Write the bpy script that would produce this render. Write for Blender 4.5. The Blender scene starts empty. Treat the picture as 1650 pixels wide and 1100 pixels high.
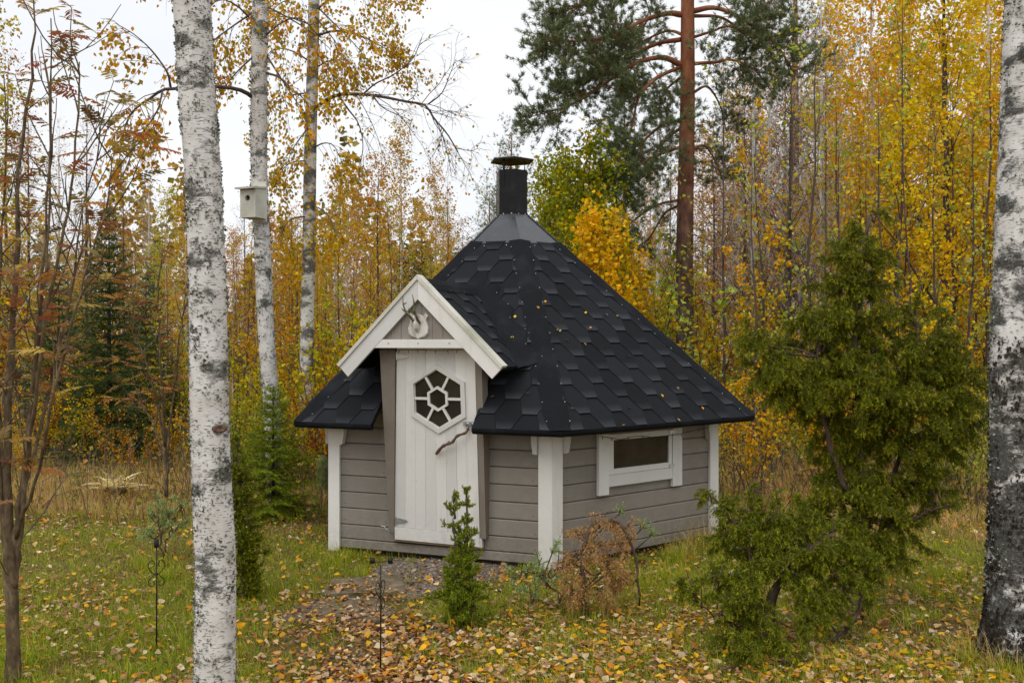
import bpy, math, random
import numpy as np
from mathutils import Vector, Matrix

R = math.radians
SC = bpy.context.scene
COL = SC.collection

# ------------------------------------------------------------------ camera
EYE = 1.62
FPX = 1530.0
cd = bpy.data.cameras.new('camera')
cam = bpy.data.objects.new('camera', cd)
COL.objects.link(cam)
cam.location = (0, 0, EYE)
cam.rotation_euler = (R(90), 0, 0)
cd.sensor_width = 36
cd.lens = 36 * FPX / 1650
cd.clip_start = 0.05
cd.clip_end = 1500
SC.camera = cam

# ------------------------------------------------------------------ overcast sky
SUN_EL, SUN_AZ = 56, 205          # azimuth: compass style, 180 = behind the camera
W = bpy.data.worlds.new('World')
SC.world = W
W.use_nodes = True
nt = W.node_tree
nt.nodes.clear()
wo = nt.nodes.new('ShaderNodeOutputWorld')
bg = nt.nodes.new('ShaderNodeBackground')
sky = nt.nodes.new('ShaderNodeTexSky')
sky.sky_type = 'NISHITA'
sky.sun_disc = False
sky.sun_elevation = R(SUN_EL)
sky.sun_rotation = R(SUN_AZ)
tc = nt.nodes.new('ShaderNodeTexCoord')
no = nt.nodes.new('ShaderNodeTexNoise')
no.inputs['Scale'].default_value = 2.3
no.inputs['Detail'].default_value = 5
no.inputs['Roughness'].default_value = 0.45
mp = nt.nodes.new('ShaderNodeMapping')
mp.inputs['Scale'].default_value = (1, 1, 2.6)
cr = nt.nodes.new('ShaderNodeValToRGB')
cr.color_ramp.elements[0].position = 0.30
cr.color_ramp.elements[0].color = (0.735, 0.755, 0.785, 1)
cr.color_ramp.elements[1].position = 0.72
cr.color_ramp.elements[1].color = (0.865, 0.875, 0.89, 1)
sc_ = nt.nodes.new('ShaderNodeVectorMath')
sc_.operation = 'SCALE'
sc_.inputs['Scale'].default_value = 9.6
mx = nt.nodes.new('ShaderNodeMix')
mx.data_type = 'RGBA'
mx.inputs['Factor'].default_value = 0.96
nt.links.new(tc.outputs['Generated'], mp.inputs['Vector'])
nt.links.new(mp.outputs['Vector'], no.inputs['Vector'])
nt.links.new(no.outputs['Fac'], cr.inputs['Fac'])
nt.links.new(cr.outputs['Color'], sc_.inputs[0])
nt.links.new(sky.outputs['Color'], mx.inputs['A'])
nt.links.new(sc_.outputs['Vector'], mx.inputs['B'])
nt.links.new(mx.outputs['Result'], bg.inputs['Color'])
bg.inputs['Strength'].default_value = 0.105
nt.links.new(bg.outputs['Background'], wo.inputs['Surface'])

sl = bpy.data.lights.new('sun', 'SUN')
sl.energy = 1.4
sl.angle = R(50)
sl.color = (1.0, 0.97, 0.93)
sun = bpy.data.objects.new('sun', sl)
COL.objects.link(sun)
az = R(SUN_AZ)
sd = Vector((math.sin(az) * math.cos(R(SUN_EL)), math.cos(az) * math.cos(R(SUN_EL)), math.sin(R(SUN_EL))))
sun.rotation_euler = sd.to_track_quat('Z', 'Y').to_euler()

SC.view_settings.view_transform = 'Standard'
SC.view_settings.look = 'None'
SC.view_settings.exposure = 0.31
SC.view_settings.gamma = 1.0
SC.view_settings.use_curve_mapping = False
SC.cycles.max_bounces = 8
SC.cycles.diffuse_bounces = 5
SC.cycles.glossy_bounces = 2
SC.cycles.transmission_bounces = 3
SC.cycles.transparent_max_bounces = 6
SC.cycles.caustics_reflective = False
SC.cycles.caustics_refractive = False
SC.cycles.use_denoising = True

# ------------------------------------------------------------------ helpers
def pix(px, py, Y):
    return np.array([(px - 825) / FPX * Y, Y, EYE + (550 - py) / FPX * Y])

def unit(v):
    v = np.asarray(v, float)
    n = np.linalg.norm(v, axis=-1, keepdims=True)
    return v / np.maximum(n, 1e-9)

class MB:
    def __init__(s):
        s.V = []; s.F = []; s.n = 0
    def add(s, v, f, m=0):
        v = np.asarray(v, float).reshape(-1, 3)
        f = np.asarray(f, int)
        s.V.append(v)
        s.F.append((f + s.n, m))
        s.n += len(v)
    def poly(s, v, faces, m=0):
        v = np.asarray(v, float)
        s.V.append(v)
        for f in faces:
            s.F.append((np.array([f], int) + s.n, m))
        s.n += len(v)
    def mesh(s, name, mats, origin=(0, 0, 0), smooth=False):
        V = np.concatenate(s.V) - np.asarray(origin, float)
        me = bpy.data.meshes.new(name)
        tot = []; idx = []; mi = []
        for f, m in s.F:
            tot.append(np.full(len(f), f.shape[1])); idx.append(f.ravel()); mi.append(np.full(len(f), m))
        tot = np.concatenate(tot); idx = np.concatenate(idx); mi = np.concatenate(mi)
        me.vertices.add(len(V))
        me.vertices.foreach_set('co', V.ravel().astype(np.float32))
        me.loops.add(len(idx))
        me.loops.foreach_set('vertex_index', idx.astype(np.int32))
        me.polygons.add(len(tot))
        st = np.concatenate([[0], np.cumsum(tot)[:-1]])
        me.polygons.foreach_set('loop_start', st.astype(np.int32))
        me.polygons.foreach_set('loop_total', tot.astype(np.int32))
        me.polygons.foreach_set('material_index', mi.astype(np.int32))
        me.polygons.foreach_set('use_smooth', np.full(len(tot), bool(smooth)))
        for m in (mats if isinstance(mats, (list, tuple)) else [mats]):
            me.materials.append(m)
        me.update(calc_edges=True)
        return me

def worg(o):
    p = np.zeros(3)
    while o is not None:
        p = p + np.array(o.location); o = o.parent
    return p

def link(name, me, parent=None, loc=(0, 0, 0)):
    o = bpy.data.objects.new(name, me)
    COL.objects.link(o)
    if parent is not None:
        o.parent = parent
    o.location = loc
    return o

def part(name, mb, mats, parent, smooth=False, label=None, kind=None):
    o = link(name, mb.mesh(name, mats, worg(parent), smooth), parent)
    if label: o['label'] = label
    if kind: o['kind'] = kind
    return o

def tag(o, label=None, cat=None, group=None, kind=None):
    if label: o['label'] = label
    if cat: o['category'] = cat
    if group: o['group'] = group
    if kind: o['kind'] = kind
    return o

def empty(name, loc, label=None, cat=None, group=None):
    o = bpy.data.objects.new(name, None)
    COL.objects.link(o)
    o.empty_display_size = 0.1
    o.location = loc
    return tag(o, label, cat, group)

def single(name, mb, mats, loc, label, cat, group=None, smooth=False, kind=None):
    o = link(name, mb.mesh(name, mats, loc, smooth), None, loc)
    return tag(o, label, cat, group, kind)

def copy_tree(root, loc, rz, scale, label=None, group=None):
    c = root.copy(); COL.objects.link(c)
    c.location = loc; c.rotation_euler = (0, 0, rz); c.scale = (scale,) * 3
    if label: c['label'] = label
    if group: c['group'] = group
    for ch in root.children:
        d = ch.copy(); COL.objects.link(d); d.parent = c
    return c

# geometry pieces -----------------------------------------------------------
BOXF = [[0, 3, 2, 1], [4, 5, 6, 7], [0, 1, 5, 4], [1, 2, 6, 5], [2, 3, 7, 6], [3, 0, 4, 7]]

def box(mb, lo, hi, M=None, m=0, bev=0.0):
    """box lo..hi in the frame M (columns x,y,z,origin), with its long edges chamfered by bev"""
    lo = np.asarray(lo, float); hi = np.asarray(hi, float)
    if bev <= 0:
        v = np.array([[lo[0], lo[1], lo[2]], [hi[0], lo[1], lo[2]], [hi[0], hi[1], lo[2]], [lo[0], hi[1], lo[2]],
                      [lo[0], lo[1], hi[2]], [hi[0], lo[1], hi[2]], [hi[0], hi[1], hi[2]], [lo[0], hi[1], hi[2]]])
        f = np.array(BOXF)
        mb.add(tf(v, M), f, m)
        return
    d = hi - lo
    ax = int(np.argmax(d))
    o = [a for a in range(3) if a != ax]
    a0, a1, b0, b1 = lo[o[0]], hi[o[0]], lo[o[1]], hi[o[1]]
    b = min(bev, 0.3 * min(a1 - a0, b1 - b0))
    prof = [(a0 + b, b0), (a1 - b, b0), (a1, b0 + b), (a1, b1 - b), (a1 - b, b1), (a0 + b, b1), (a0, b1 - b), (a0, b0 + b)]
    v = np.zeros((16, 3))
    for i, (p, q) in enumerate(prof):
        for k, e in ((0, lo[ax]), (8, hi[ax])):
            v[i + k, o[0]] = p; v[i + k, o[1]] = q; v[i + k, ax] = e
    sgn = 1 if ax != 1 else -1
    side = [[i, (i + 1) % 8, (i + 1) % 8 + 8, i + 8] for i in range(8)]
    caps = [list(range(7, -1, -1)), list(range(8, 16))]
    if sgn < 0:
        side = [s[::-1] for s in side]; caps = [c[::-1] for c in caps]
    w = tf(v, M)
    n0 = mb.n
    mb.V.append(w); mb.n += 16
    mb.F.append((np.array(side) + n0, m)); mb.F.append((np.array(caps) + n0, m))

def tf(v, M):
    v = np.asarray(v, float)
    if M is None: return v
    return v @ np.array(M[:3]) + np.array(M[3])

def prism(mb, poly, w0, w1, M=None, m=0):
    """poly (x,y) extruded from z=w0 to z=w1 in frame M"""
    n = len(poly)
    v = [(p[0], p[1], w0) for p in poly] + [(p[0], p[1], w1) for p in poly]
    w = tf(v, M); n0 = mb.n
    mb.V.append(w); mb.n += 2 * n
    mb.F.append((np.array([list(range(n - 1, -1, -1)), list(range(n, 2 * n))]) + n0, m))
    mb.F.append((np.array([[i, (i + 1) % n, (i + 1) % n + n, i + n] for i in range(n)]) + n0, m))

def ring(mb, outer, inner, w0, w1, M=None, m=0):
    """flat ring between two polygons with equal counts, extruded"""
    n = len(outer)
    v = [(p[0], p[1], w0) for p in outer] + [(p[0], p[1], w0) for p in inner] + \
        [(p[0], p[1], w1) for p in outer] + [(p[0], p[1], w1) for p in inner]
    f = []
    for i in range(n):
        j = (i + 1) % n
        f += [[2*n+i, 2*n+j, 3*n+j, 3*n+i], [i, n+i, n+j, j], [i, j, 2*n+j, 2*n+i], [n+i, 3*n+i, 3*n+j, n+j]]
    mb.add(tf(v, M), f, m)

def tube(mb, P, rad, k=6, m=0, cap=True, wob=None):
    P = np.asarray(P, float); n = len(P)
    rad = np.asarray(rad, float) * np.ones(n)
    T = unit(np.gradient(P, axis=0))
    ref = np.array([1., 0.03, 0.02]) if abs(T[:, 2].mean()) > 0.7 else np.array([0.02, 0.03, 1.])
    A = unit(np.cross(T, ref)); B = np.cross(T, A)
    a = np.arange(k) / k * 2 * np.pi
    rr = rad[:, None] * np.ones((1, k))
    if wob is not None: rr = rr * wob
    v = P[:, None, :] + rr[..., None] * (np.cos(a)[None, :, None] * A[:, None, :] + np.sin(a)[None, :, None] * B[:, None, :])
    i = np.arange(n - 1)[:, None] * k; j = np.arange(k)[None, :]; j2 = (j + 1) % k
    f = np.stack([i + j, i + j2, i + k + j2, i + k + j], -1).reshape(-1, 4)
    n0 = mb.n
    mb.add(v.reshape(-1, 3), f, m)
    if cap and k > 3:
        mb.F.append((np.array([list(range(k))[::-1]]) + n0, m))
        mb.F.append((np.array([list(range((n - 1) * k, n * k))]) + n0, m))

def lathe(mb, prof, c, k=24, m=0):
    """prof (r,z) around the vertical at c"""
    prof = np.array(prof, float); n = len(prof)
    a = np.arange(k) / k * 2 * np.pi
    v = np.stack([prof[:, 0, None] * np.cos(a), prof[:, 0, None] * np.sin(a), np.repeat(prof[:, 1, None], k, 1)], -1) + np.array(c)
    i = np.arange(n - 1)[:, None] * k; j = np.arange(k)[None, :]; j2 = (j + 1) % k
    f = np.stack([i + j, i + j2, i + k + j2, i + k + j], -1).reshape(-1, 4)
    mb.add(v.reshape(-1, 3), f, m)

def spline(P, n):
    """Catmull-Rom through P"""
    P = np.asarray(P, float)
    if len(P) == 2:
        t = np.linspace(0, 1, n)[:, None]; return P[0] * (1 - t) + P[1] * t
    Q = np.vstack([2 * P[0] - P[1], P, 2 * P[-1] - P[-2]])
    t = np.linspace(0, len(P) - 1 - 1e-6, n); i = t.astype(int); u = (t - i)[:, None]
    a, b, c, d = Q[i], Q[i + 1], Q[i + 2], Q[i + 3]
    return 0.5 * ((2 * b) + (c - a) * u + (2 * a - 5 * b + 4 * c - d) * u**2 + (3 * b - a - 3 * c + d) * u**3)

def vnoise(x, y, s=1.0, seed=0):
    """smooth value noise 0..1 on arrays"""
    x = np.asarray(x, float) / s + 37.7 * seed; y = np.asarray(y, float) / s - 11.3 * seed
    xi = np.floor(x); yi = np.floor(y); fx = x - xi; fy = y - yi
    fx = fx * fx * (3 - 2 * fx); fy = fy * fy * (3 - 2 * fy)
    def h(a, b):
        v = np.sin(a * 127.1 + b * 311.7 + seed * 17.3) * 43758.5453
        return v - np.floor(v)
    return (h(xi, yi) * (1 - fx) + h(xi + 1, yi) * fx) * (1 - fy) + (h(xi, yi + 1) * (1 - fx) + h(xi + 1, yi + 1) * fx) * fy

def gz(x, y):
    """ground height"""
    x = np.asarray(x, float); y = np.asarray(y, float)
    b = -0.085 + 0.07 * (vnoise(x, y, 1.7, 3) - .5) + 0.022 * (vnoise(x, y, .45, 5) - .5)
    far = np.clip((np.hypot(x, y) - 14) / 30, 0, 1)
    flat = np.clip((np.hypot(x - .0, y - 8.86) - 1.7) / 1.2, 0.25, 1)
    return (b + 0.085) * flat - 0.085 + far * 0.5 * (vnoise(x, y, 9, 8) - .3)

def randdir(rs, n):
    return unit(rs.normal(size=(n, 3)))

def leaves(mb, P, D, size, rs, m=0, width=0.38, fold=0.18, flat=0.0, tip=0.0):
    """diamond leaves folded along their midrib; P base points, D directions"""
    n = len(P)
    if n == 0: return
    size = np.asarray(size, float) * np.ones(n)
    D = unit(D)
    N = randdir(rs, n)
    if flat: N = N * (1 - flat) + np.array([0, 0, 1.]) * flat
    Wd = unit(np.cross(D, N)); N = np.cross(Wd, D)
    s = size[:, None]
    v = np.stack([P, P + D * s * .45 + Wd * s * width + N * s * fold, P + D * s - N * s * tip, P + D * s * .45 - Wd * s * width + N * s * fold], 1)
    i = np.arange(n)[:, None] * 4
    f = np.concatenate([i + np.array([[0, 1, 2]]), i + np.array([[0, 2, 3]])])
    mb.add(v.reshape(-1, 3), f, m)

def needles(mb, P, D, L, w, m=0, rs=None):
    n = len(P)
    if n == 0: return
    D = unit(D)
    S = unit(np.cross(D, randdir(rs, n))) * (np.ones(n) * w)[:, None]
    v = np.stack([P - S * .5, P + S * .5, P + D * (np.ones(n) * L)[:, None]], 1)
    f = np.arange(n * 3).reshape(-1, 3)
    mb.add(v.reshape(-1, 3), f, m)

def grow(rs, p, d, L, n=5, wob=.25, pull=(0, 0, 0)):
    P = [np.asarray(p, float)]; d = unit(np.asarray(d, float)); pull = np.asarray(pull, float)
    for i in range(n):
        d = unit(d + rs.normal(size=3) * wob + pull)
        P.append(P[-1] + d * L / n)
    return np.array(P)

# ------------------------------------------------------------------ materials
def newmat(name):
    m = bpy.data.materials.new(name); m.use_nodes = True
    t = m.node_tree; t.nodes.clear()
    out = t.nodes.new('ShaderNodeOutputMaterial')
    b = t.nodes.new('ShaderNodeBsdfPrincipled')
    t.links.new(b.outputs[0], out.inputs[0])
    return m, t, b, out

def ramp(t, fac, stops, interp='LINEAR'):
    r = t.nodes.new('ShaderNodeValToRGB'); r.color_ramp.interpolation = interp
    e = r.color_ramp.elements
    while len(e) > 1: e.remove(e[-1])
    e[0].position = stops[0][0]; e[0].color = (*stops[0][1], 1)
    for p, c in stops[1:]:
        x = e.new(p); x.color = (*c, 1)
    if fac is not None: t.links.new(fac, r.inputs[0])
    return r.outputs[0]

def noise(t, scale, detail=4, rough=.55, mapping=None, coord='Object', typ='noise', vec=None):
    if vec is None:
        c = t.nodes.new('ShaderNodeTexCoord').outputs[coord]
    else:
        c = vec
    if mapping:
        mpn = t.nodes.new('ShaderNodeMapping'); mpn.inputs['Scale'].default_value = mapping
        t.links.new(c, mpn.inputs[0]); c = mpn.outputs[0]
    if typ == 'noise':
        n = t.nodes.new('ShaderNodeTexNoise'); n.inputs['Detail'].default_value = detail; n.inputs['Roughness'].default_value = rough
        n.inputs['Scale'].default_value = scale
        t.links.new(c, n.inputs['Vector']); return n.outputs['Fac']
    n = t.nodes.new('ShaderNodeTexVoronoi'); n.inputs['Scale'].default_value = scale
    t.links.new(c, n.inputs['Vector']); return n.outputs['Distance']

def mixc(t, fac, a, b, mode='MIX'):
    x = t.nodes.new('ShaderNodeMix'); x.data_type = 'RGBA'; x.blend_type = mode
    for k, v in (('Factor', fac), ('A', a), ('B', b)):
        s = [i for i in x.inputs if i.name == k and (i.type == ('VALUE' if k == 'Factor' else 'RGBA'))][0]
        if hasattr(v, 'is_output'): t.links.new(v, s)
        elif k == 'Factor': s.default_value = v
        else: s.default_value = (*v, 1)
    return [o for o in x.outputs if o.type == 'RGBA'][0]

def math_(t, op, a, b=0.0):
    x = t.nodes.new('ShaderNodeMath'); x.operation = op; x.use_clamp = False
    for i, v in enumerate((a, b)):
        if hasattr(v, 'is_output'): t.links.new(v, x.inputs[i])
        else: x.inputs[i].default_value = v
    return x.outputs[0]

def bump(t, b, h, strength=.3, dist=.01):
    x = t.nodes.new('ShaderNodeBump'); x.inputs['Strength'].default_value = strength; x.inputs['Distance'].default_value = dist
    t.links.new(h, x.inputs['Height']); t.links.new(x.outputs[0], b.inputs['Normal'])

def objrand(t):
    return t.nodes.new('ShaderNodeObjectInfo').outputs['Random']

def setb(t, b, col=None, rough=None, spec=None, metal=None):
    for k, v in (('Base Color', col), ('Roughness', rough), ('Specular IOR Level', spec), ('Metallic', metal)):
        if v is None: continue
        if hasattr(v, 'is_output'): t.links.new(v, b.inputs[k])
        elif k == 'Base Color': b.inputs[k].default_value = (*v, 1)
        else: b.inputs[k].default_value = v

def leafmat(name, cols, trans=.42, obj_random=False, rough=.55, spec=.3, gain=1.45, sat=1.13):
    """cols: colours picked at random for each loose leaf"""
    m, t, b, out = newmat(name)
    if obj_random: fac = objrand(t)
    else: fac = t.nodes.new('ShaderNodeNewGeometry').outputs['Random Per Island']
    n = len(cols)
    c = ramp(t, fac, [(i / n, cols[i]) for i in range(n)], 'CONSTANT' if n > 6 else 'LINEAR')
    hv = t.nodes.new('ShaderNodeHueSaturation')
    r2 = t.nodes.new('ShaderNodeTexWhiteNoise'); r2.noise_dimensions = '1D'
    t.links.new(fac, r2.inputs['W'])
    v = math_(t, 'ADD', math_(t, 'MULTIPLY', r2.outputs['Value'], .7), .62 * gain); hv.inputs['Saturation'].default_value = sat
    t.links.new(v, hv.inputs['Value']); t.links.new(c, hv.inputs['Color'])
    if not obj_random:
        h = math_(t, 'ADD', math_(t, 'MULTIPLY', objrand(t), .03), .485)
        t.links.new(h, hv.inputs['Hue'])
    setb(t, b, hv.outputs[0], rough, spec)
    tr = t.nodes.new('ShaderNodeBsdfTranslucent'); t.links.new(hv.outputs[0], tr.inputs[0])
    ms = t.nodes.new('ShaderNodeMixShader'); ms.inputs[0].default_value = trans
    t.links.new(b.outputs[0], ms.inputs[1]); t.links.new(tr.outputs[0], ms.inputs[2])
    t.links.new(ms.outputs[0], out.inputs[0])
    return m

def woodpaint(name, col, dirt, grain=.12, rough=.6, splash=.55, dirt_amt=.5):
    m, t, b, out = newmat(name)
    g = noise(t, 7, 5, .6, (1.2, 16, 16))
    c = mixc(t, math_(t, 'MULTIPLY', g, grain * 2), col, tuple(x * .72 for x in col))
    d = noise(t, 2.2, 6, .65)
    dm = ramp(t, d, [(.45, (0, 0, 0)), (.75, (1, 1, 1))])
    c = mixc(t, math_(t, 'MULTIPLY', dm, dirt_amt), c, dirt)
    sp = noise(t, 55, 2, .5)
    spm = ramp(t, sp, [(.70, (0, 0, 0)), (.76, (1, 1, 1))])
    c = mixc(t, math_(t, 'MULTIPLY', spm, .35), c, tuple(x * .6 for x in dirt))
    ps = t.nodes.new('ShaderNodeNewGeometry').outputs['Position']; sz_ = t.nodes.new('ShaderNodeSeparateXYZ'); t.links.new(ps, sz_.inputs[0])
    lowz = ramp(t, sz_.outputs['Z'], [(0.0, (1, 1, 1)), (.14, (.45, .45, .45)), (.34, (0, 0, 0))])
    spn = ramp(t, noise(t, 26, 6, .7, vec=ps), [(.40, (0, 0, 0)), (.62, (1, 1, 1))])
    c = mixc(t, math_(t, 'MULTIPLY', math_(t, 'MULTIPLY', lowz, spn), splash), c, (.13, .115, .07))
    stn = ramp(t, noise(t, 1.0, 5, .6, (11, 11, 1.3), vec=ps), [(.55, (0, 0, 0)), (.72, (1, 1, 1))])
    c = mixc(t, math_(t, 'MULTIPLY', stn, .22), c, tuple(x * .6 for x in dirt))
    r = objrand(t)
    c = mixc(t, 1.0, c, ramp(t, r, [(0, (.86, .86, .86)), (1, (1.08, 1.06, 1.04))]), 'MULTIPLY')
    setb(t, b, c, rough, .3)
    bump(t, b, g, .25, .004)
    return m

M = {}
M['wall'] = woodpaint('wall_paint', (.292, .266, .235), (.15, .12, .09), .42, .65, dirt_amt=.55)
M['brown'] = woodpaint('brown_trim', (.25, .215, .18), (.16, .12, .09), .25, .65)
M['white'] = woodpaint('white_paint', (.74, .735, .71), (.50, .48, .42), .14, .5, splash=.2, dirt_amt=.36)
M['whitecap'] = woodpaint('weathered_white', (.66, .65, .58), (.30, .31, .22), .2, .6, dirt_amt=.75)
M['rawwood'] = woodpaint('raw_wood', (.34, .24, .14), (.2, .13, .07), .4, .7)

def m_shingle():
    m, t, b, out = newmat('bitumen_shingle')
    gn = noise(t, 420, 2, .7)
    c = ramp(t, gn, [(.3, (.008, .0085, .010)), (.55, (.0145, .0155, .018)), (.76, (.034, .036, .041)), (.88, (.12, .125, .14))])
    tcn = t.nodes.new('ShaderNodeTexCoord'); sx = t.nodes.new('ShaderNodeSeparateXYZ')
    t.links.new(tcn.outputs['Object'], sx.inputs[0])
    lip = ramp(t, math_(t, 'MULTIPLY', sx.outputs['Y'], 10.0), [(0.0, (1, 1, 1)), (.12, (.7, .7, .7)), (.75, (0, 0, 0))])
    w = noise(t, 5, 3)
    c = mixc(t, math_(t, 'MULTIPLY', math_(t, 'MULTIPLY', lip, w), .95), c, (.085, .09, .105))
    big = noise(t, 3, 4)
    c = mixc(t, 1.0, c, ramp(t, objrand(t), [(0, (.72, .72, .74)), (1, (1.35, 1.35, 1.35))]), 'MULTIPLY')
    setb(t, b, c, .85, .1)
    bump(t, b, gn, .5, .003)
    return m
M['shingle'] = m_shingle()
def m_felt():
    m, t, b, out = newmat('bitumen_felt')
    gn = noise(t, 420, 2, .7)
    c = ramp(t, gn, [(.3, (.006, .0065, .008)), (.55, (.011, .012, .0145)), (.78, (.026, .028, .033)), (.9, (.12, .125, .14))])
    st = noise(t, 3.5, 5, .6, (1, 1, .35))
    c = mixc(t, ramp(t, st, [(.5, (0, 0, 0)), (.8, (.35, .35, .35))]), c, (.05, .053, .06))
    setb(t, b, c, .85, .1)
    bump(t, b, math_(t, 'ADD', gn, math_(t, 'MULTIPLY', st, 3)), .5, .004)
    return m
M['felt'] = m_felt()
def m_metal(name, col, rough, metal=.0, spec=.5):
    m, t, b, out = newmat(name)
    d = noise(t, 9, 5, .6)
    c = mixc(t, ramp(t, d, [(.5, (0, 0, 0)), (.8, (.5, .5, .5))]), col, tuple(min(1, x * 2 + .02) for x in col))
    setb(t, b, c, ramp(t, noise(t, 30, 3), [(.3, (rough * .8,) * 3), (.7, (rough * 1.25,) * 3)]), spec, metal)
    return m
M['capmetal'] = m_metal('black_coated_steel', (.020, .023, .028), .24, 0, .9)
M['chimney'] = m_metal('black_chimney_steel', (.008, .008, .009), .38, 0, .18)
M['iron'] = m_metal('black_iron', (.012, .012, .012), .45, .3)
M['zinc'] = m_metal('galvanised_zinc', (.5, .52, .54), .4, .8)
def m_glass():
    m, t, b, out = newmat('dark_window_glass')
    c = ramp(t, noise(t, 4, 3), [(.35, (.018, .016, .012)), (.7, (.045, .04, .03))])
    ds = ramp(t, noise(t, 90, 4, .7), [(.62, (0, 0, 0)), (.8, (.35, .35, .35))])
    setb(t, b, mixc(t, ds, c, (.2, .19, .16)), .08, .5)
    return m
M['glass'] = m_glass()
def m_rough(name, stops, scale, rough=.85, bs=.5, bd=.01, mapping=None, detail=5):
    m, t, b, out = newmat(name)
    n = noise(t, scale, detail, .65, mapping)
    setb(t, b, ramp(t, n, stops), rough, .25)
    bump(t, b, n, bs, bd)
    return m
M['concrete'] = m_rough('concrete', [(.3, (.2, .19, .17)), (.7, (.34, .33, .3))], 14)
M['moss'] = m_rough('mossy_wood', [(.3, (.03, .035, .012)), (.5, (.10, .12, .03)), (.7, (.2, .2, .07))], 18, .95, .8, .02)
M['slab'] = m_rough('paving_slab', [(.3, (.07, .07, .03)), (.48, (.14, .105, .065)), (.7, (.24, .185, .125))], 7, bs=.6)
M['antler'] = m_rough('antler', [(.3, (.06, .065, .025)), (.55, (.15, .14, .07)), (.75, (.4, .36, .25))], 40, .6)
M['bone'] = m_rough('weathered_bone_white', [(.3, (.28, .24, .19)), (.5, (.6, .57, .52)), (.7, (.72, .7, .66))], 22, .7, mapping=(1, 1, .35))
M['stick'] = m_rough('driftwood_stick', [(.3, (.05, .028, .018)), (.6, (.15, .09, .06)), (.75, (.3, .22, .17))], 60, .6)
M['bark_dark'] = m_rough('dark_bark', [(.3, (.018, .014, .011)), (.6, (.055, .042, .033)), (.8, (.12, .1, .08))], 9, .9, .6, .01, (1, 1, .4))
M['bark_sap'] = m_rough('sapling_bark', [(.3, (.045, .034, .028)), (.6, (.10, .078, .064)), (.8, (.19, .165, .14))], 7, .85, .4, .005, (1, 1, .3))
M['bark_twig'] = m_rough('birch_twig', [(.3, (.05, .035, .032)), (.7, (.12, .085, .078))], 9, .8, .2, .003)
M['bark_red'] = m_rough('rowan_bark', [(.3, (.04, .028, .015)), (.5, (.11, .075, .04)), (.68, (.22, .165, .095)), (.8, (.3, .26, .17))], 24, .7, .4, .004, (1, 1, .5))
M['bark_jun'] = m_rough('juniper_bark', [(.3, (.04, .025, .018)), (.6, (.12, .08, .06)), (.8, (.25, .2, .16))], 20, .85, .6, .008, (1, 1, .2))

def m_pinebark():
    m, t, b, out = newmat('pine_bark')
    tcn = t.nodes.new('ShaderNodeTexCoord'); sx = t.nodes.new('ShaderNodeSeparateXYZ')
    t.links.new(tcn.outputs['Object'], sx.inputs[0])
    n = noise(t, 7, 6, .7, (1, 1, .45))
    lo = ramp(t, n, [(.35, (.03, .022, .018)), (.55, (.11, .075, .06)), (.75, (.2, .15, .13))])
    hi = ramp(t, n, [(.3, (.12, .038, .018)), (.55, (.27, .105, .05)), (.8, (.40, .21, .12))])
    k = ramp(t, math_(t, 'ADD', math_(t, 'MULTIPLY', sx.outputs['Z'], .105), math_(t, 'MULTIPLY', n, .35)), [(.42, (0, 0, 0)), (.80, (1, 1, 1))])
    setb(t, b, mixc(t, k, lo, hi), .9, .2)
    bump(t, b, noise(t, 16, 5, .7, (1, 1, .35)), .8, .02)
    return m
M['bark_pine'] = m_pinebark()

def m_birch(name, fine, scale=1.0, dark=.5, low=False):
    m, t, b, out = newmat(name)
    base = ramp(t, noise(t, 9 * scale, 5, .6), [(.3, (.50, .47, .43)), (.55, (.66, .64, .61)), (.75, (.76, .75, .73))])
    # short horizontal lenticels
    ln = noise(t, 1.0, 1.5, .4, (34 * scale, 34 * scale, 190 * scale))
    lm = ramp(t, ln, [(.63, (0, 0, 0)), (.68, (1, 1, 1))])
    c = mixc(t, math_(t, 'MULTIPLY', lm, .8), base, (.10, .085, .075))
    # rough dark lichen and bark patches, wider than tall
    pn = noise(t, 1.0, 7, .68, (4.5 * scale, 4.5 * scale, 7.5 * scale))
    lf = noise(t, 1.0, 2, .5, (1.2, 1.2, 3.1))
    pn = math_(t, 'ADD', pn, math_(t, 'MULTIPLY', math_(t, 'SUBTRACT', lf, .5), .42))
    if low:
        tcn = t.nodes.new('ShaderNodeTexCoord'); sx = t.nodes.new('ShaderNodeSeparateXYZ'); t.links.new(tcn.outputs['Object'], sx.inputs[0])
        pn = math_(t, 'ADD', pn, ramp(t, math_(t, 'MULTIPLY', sx.outputs['Z'], .4), [(0, (.17, .17, .17)), (.5, (.08, .08, .08)), (1, (0, 0, 0))]))
    pm = ramp(t, pn, [(dark, (0, 0, 0)), (dark + .075, (1, 1, 1))])
    fn = noise(t, 60 * scale, 5, .8)
    patch = ramp(t, fn, [(.35, (.022, .02, .018)), (.5, (.085, .085, .07)), (.62, (.24, .25, .20)), (.75, (.46, .48, .41))])
    if low: patch = ramp(t, fn, [(.40, (.012, .011, .010)), (.54, (.04, .037, .032)), (.64, (.17, .175, .14)), (.76, (.46, .48, .42))])
    c = mixc(t, math_(t, 'MULTIPLY', pm, .9), c, patch)
    setb(t, b, c, .75, .25)
    h = math_(t, 'ADD', math_(t, 'MULTIPLY', math_(t, 'MULTIPLY', pm, fn), 2.5), math_(t, 'MULTIPLY', lm, -.5))
    bump(t, b, h, .8, .008 / scale)
    return m
M['birch_near'] = m_birch('birch_bark', True, 1.0, .545)
M['birch_base'] = m_birch('old_birch_bark', True, 1.0, .52, True)
M['birch_far'] = m_birch('distant_birch_bark', False, .8, .55)
M['birch_grey'] = m_birch('lichened_birch_bark', False, .9, .47)
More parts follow.
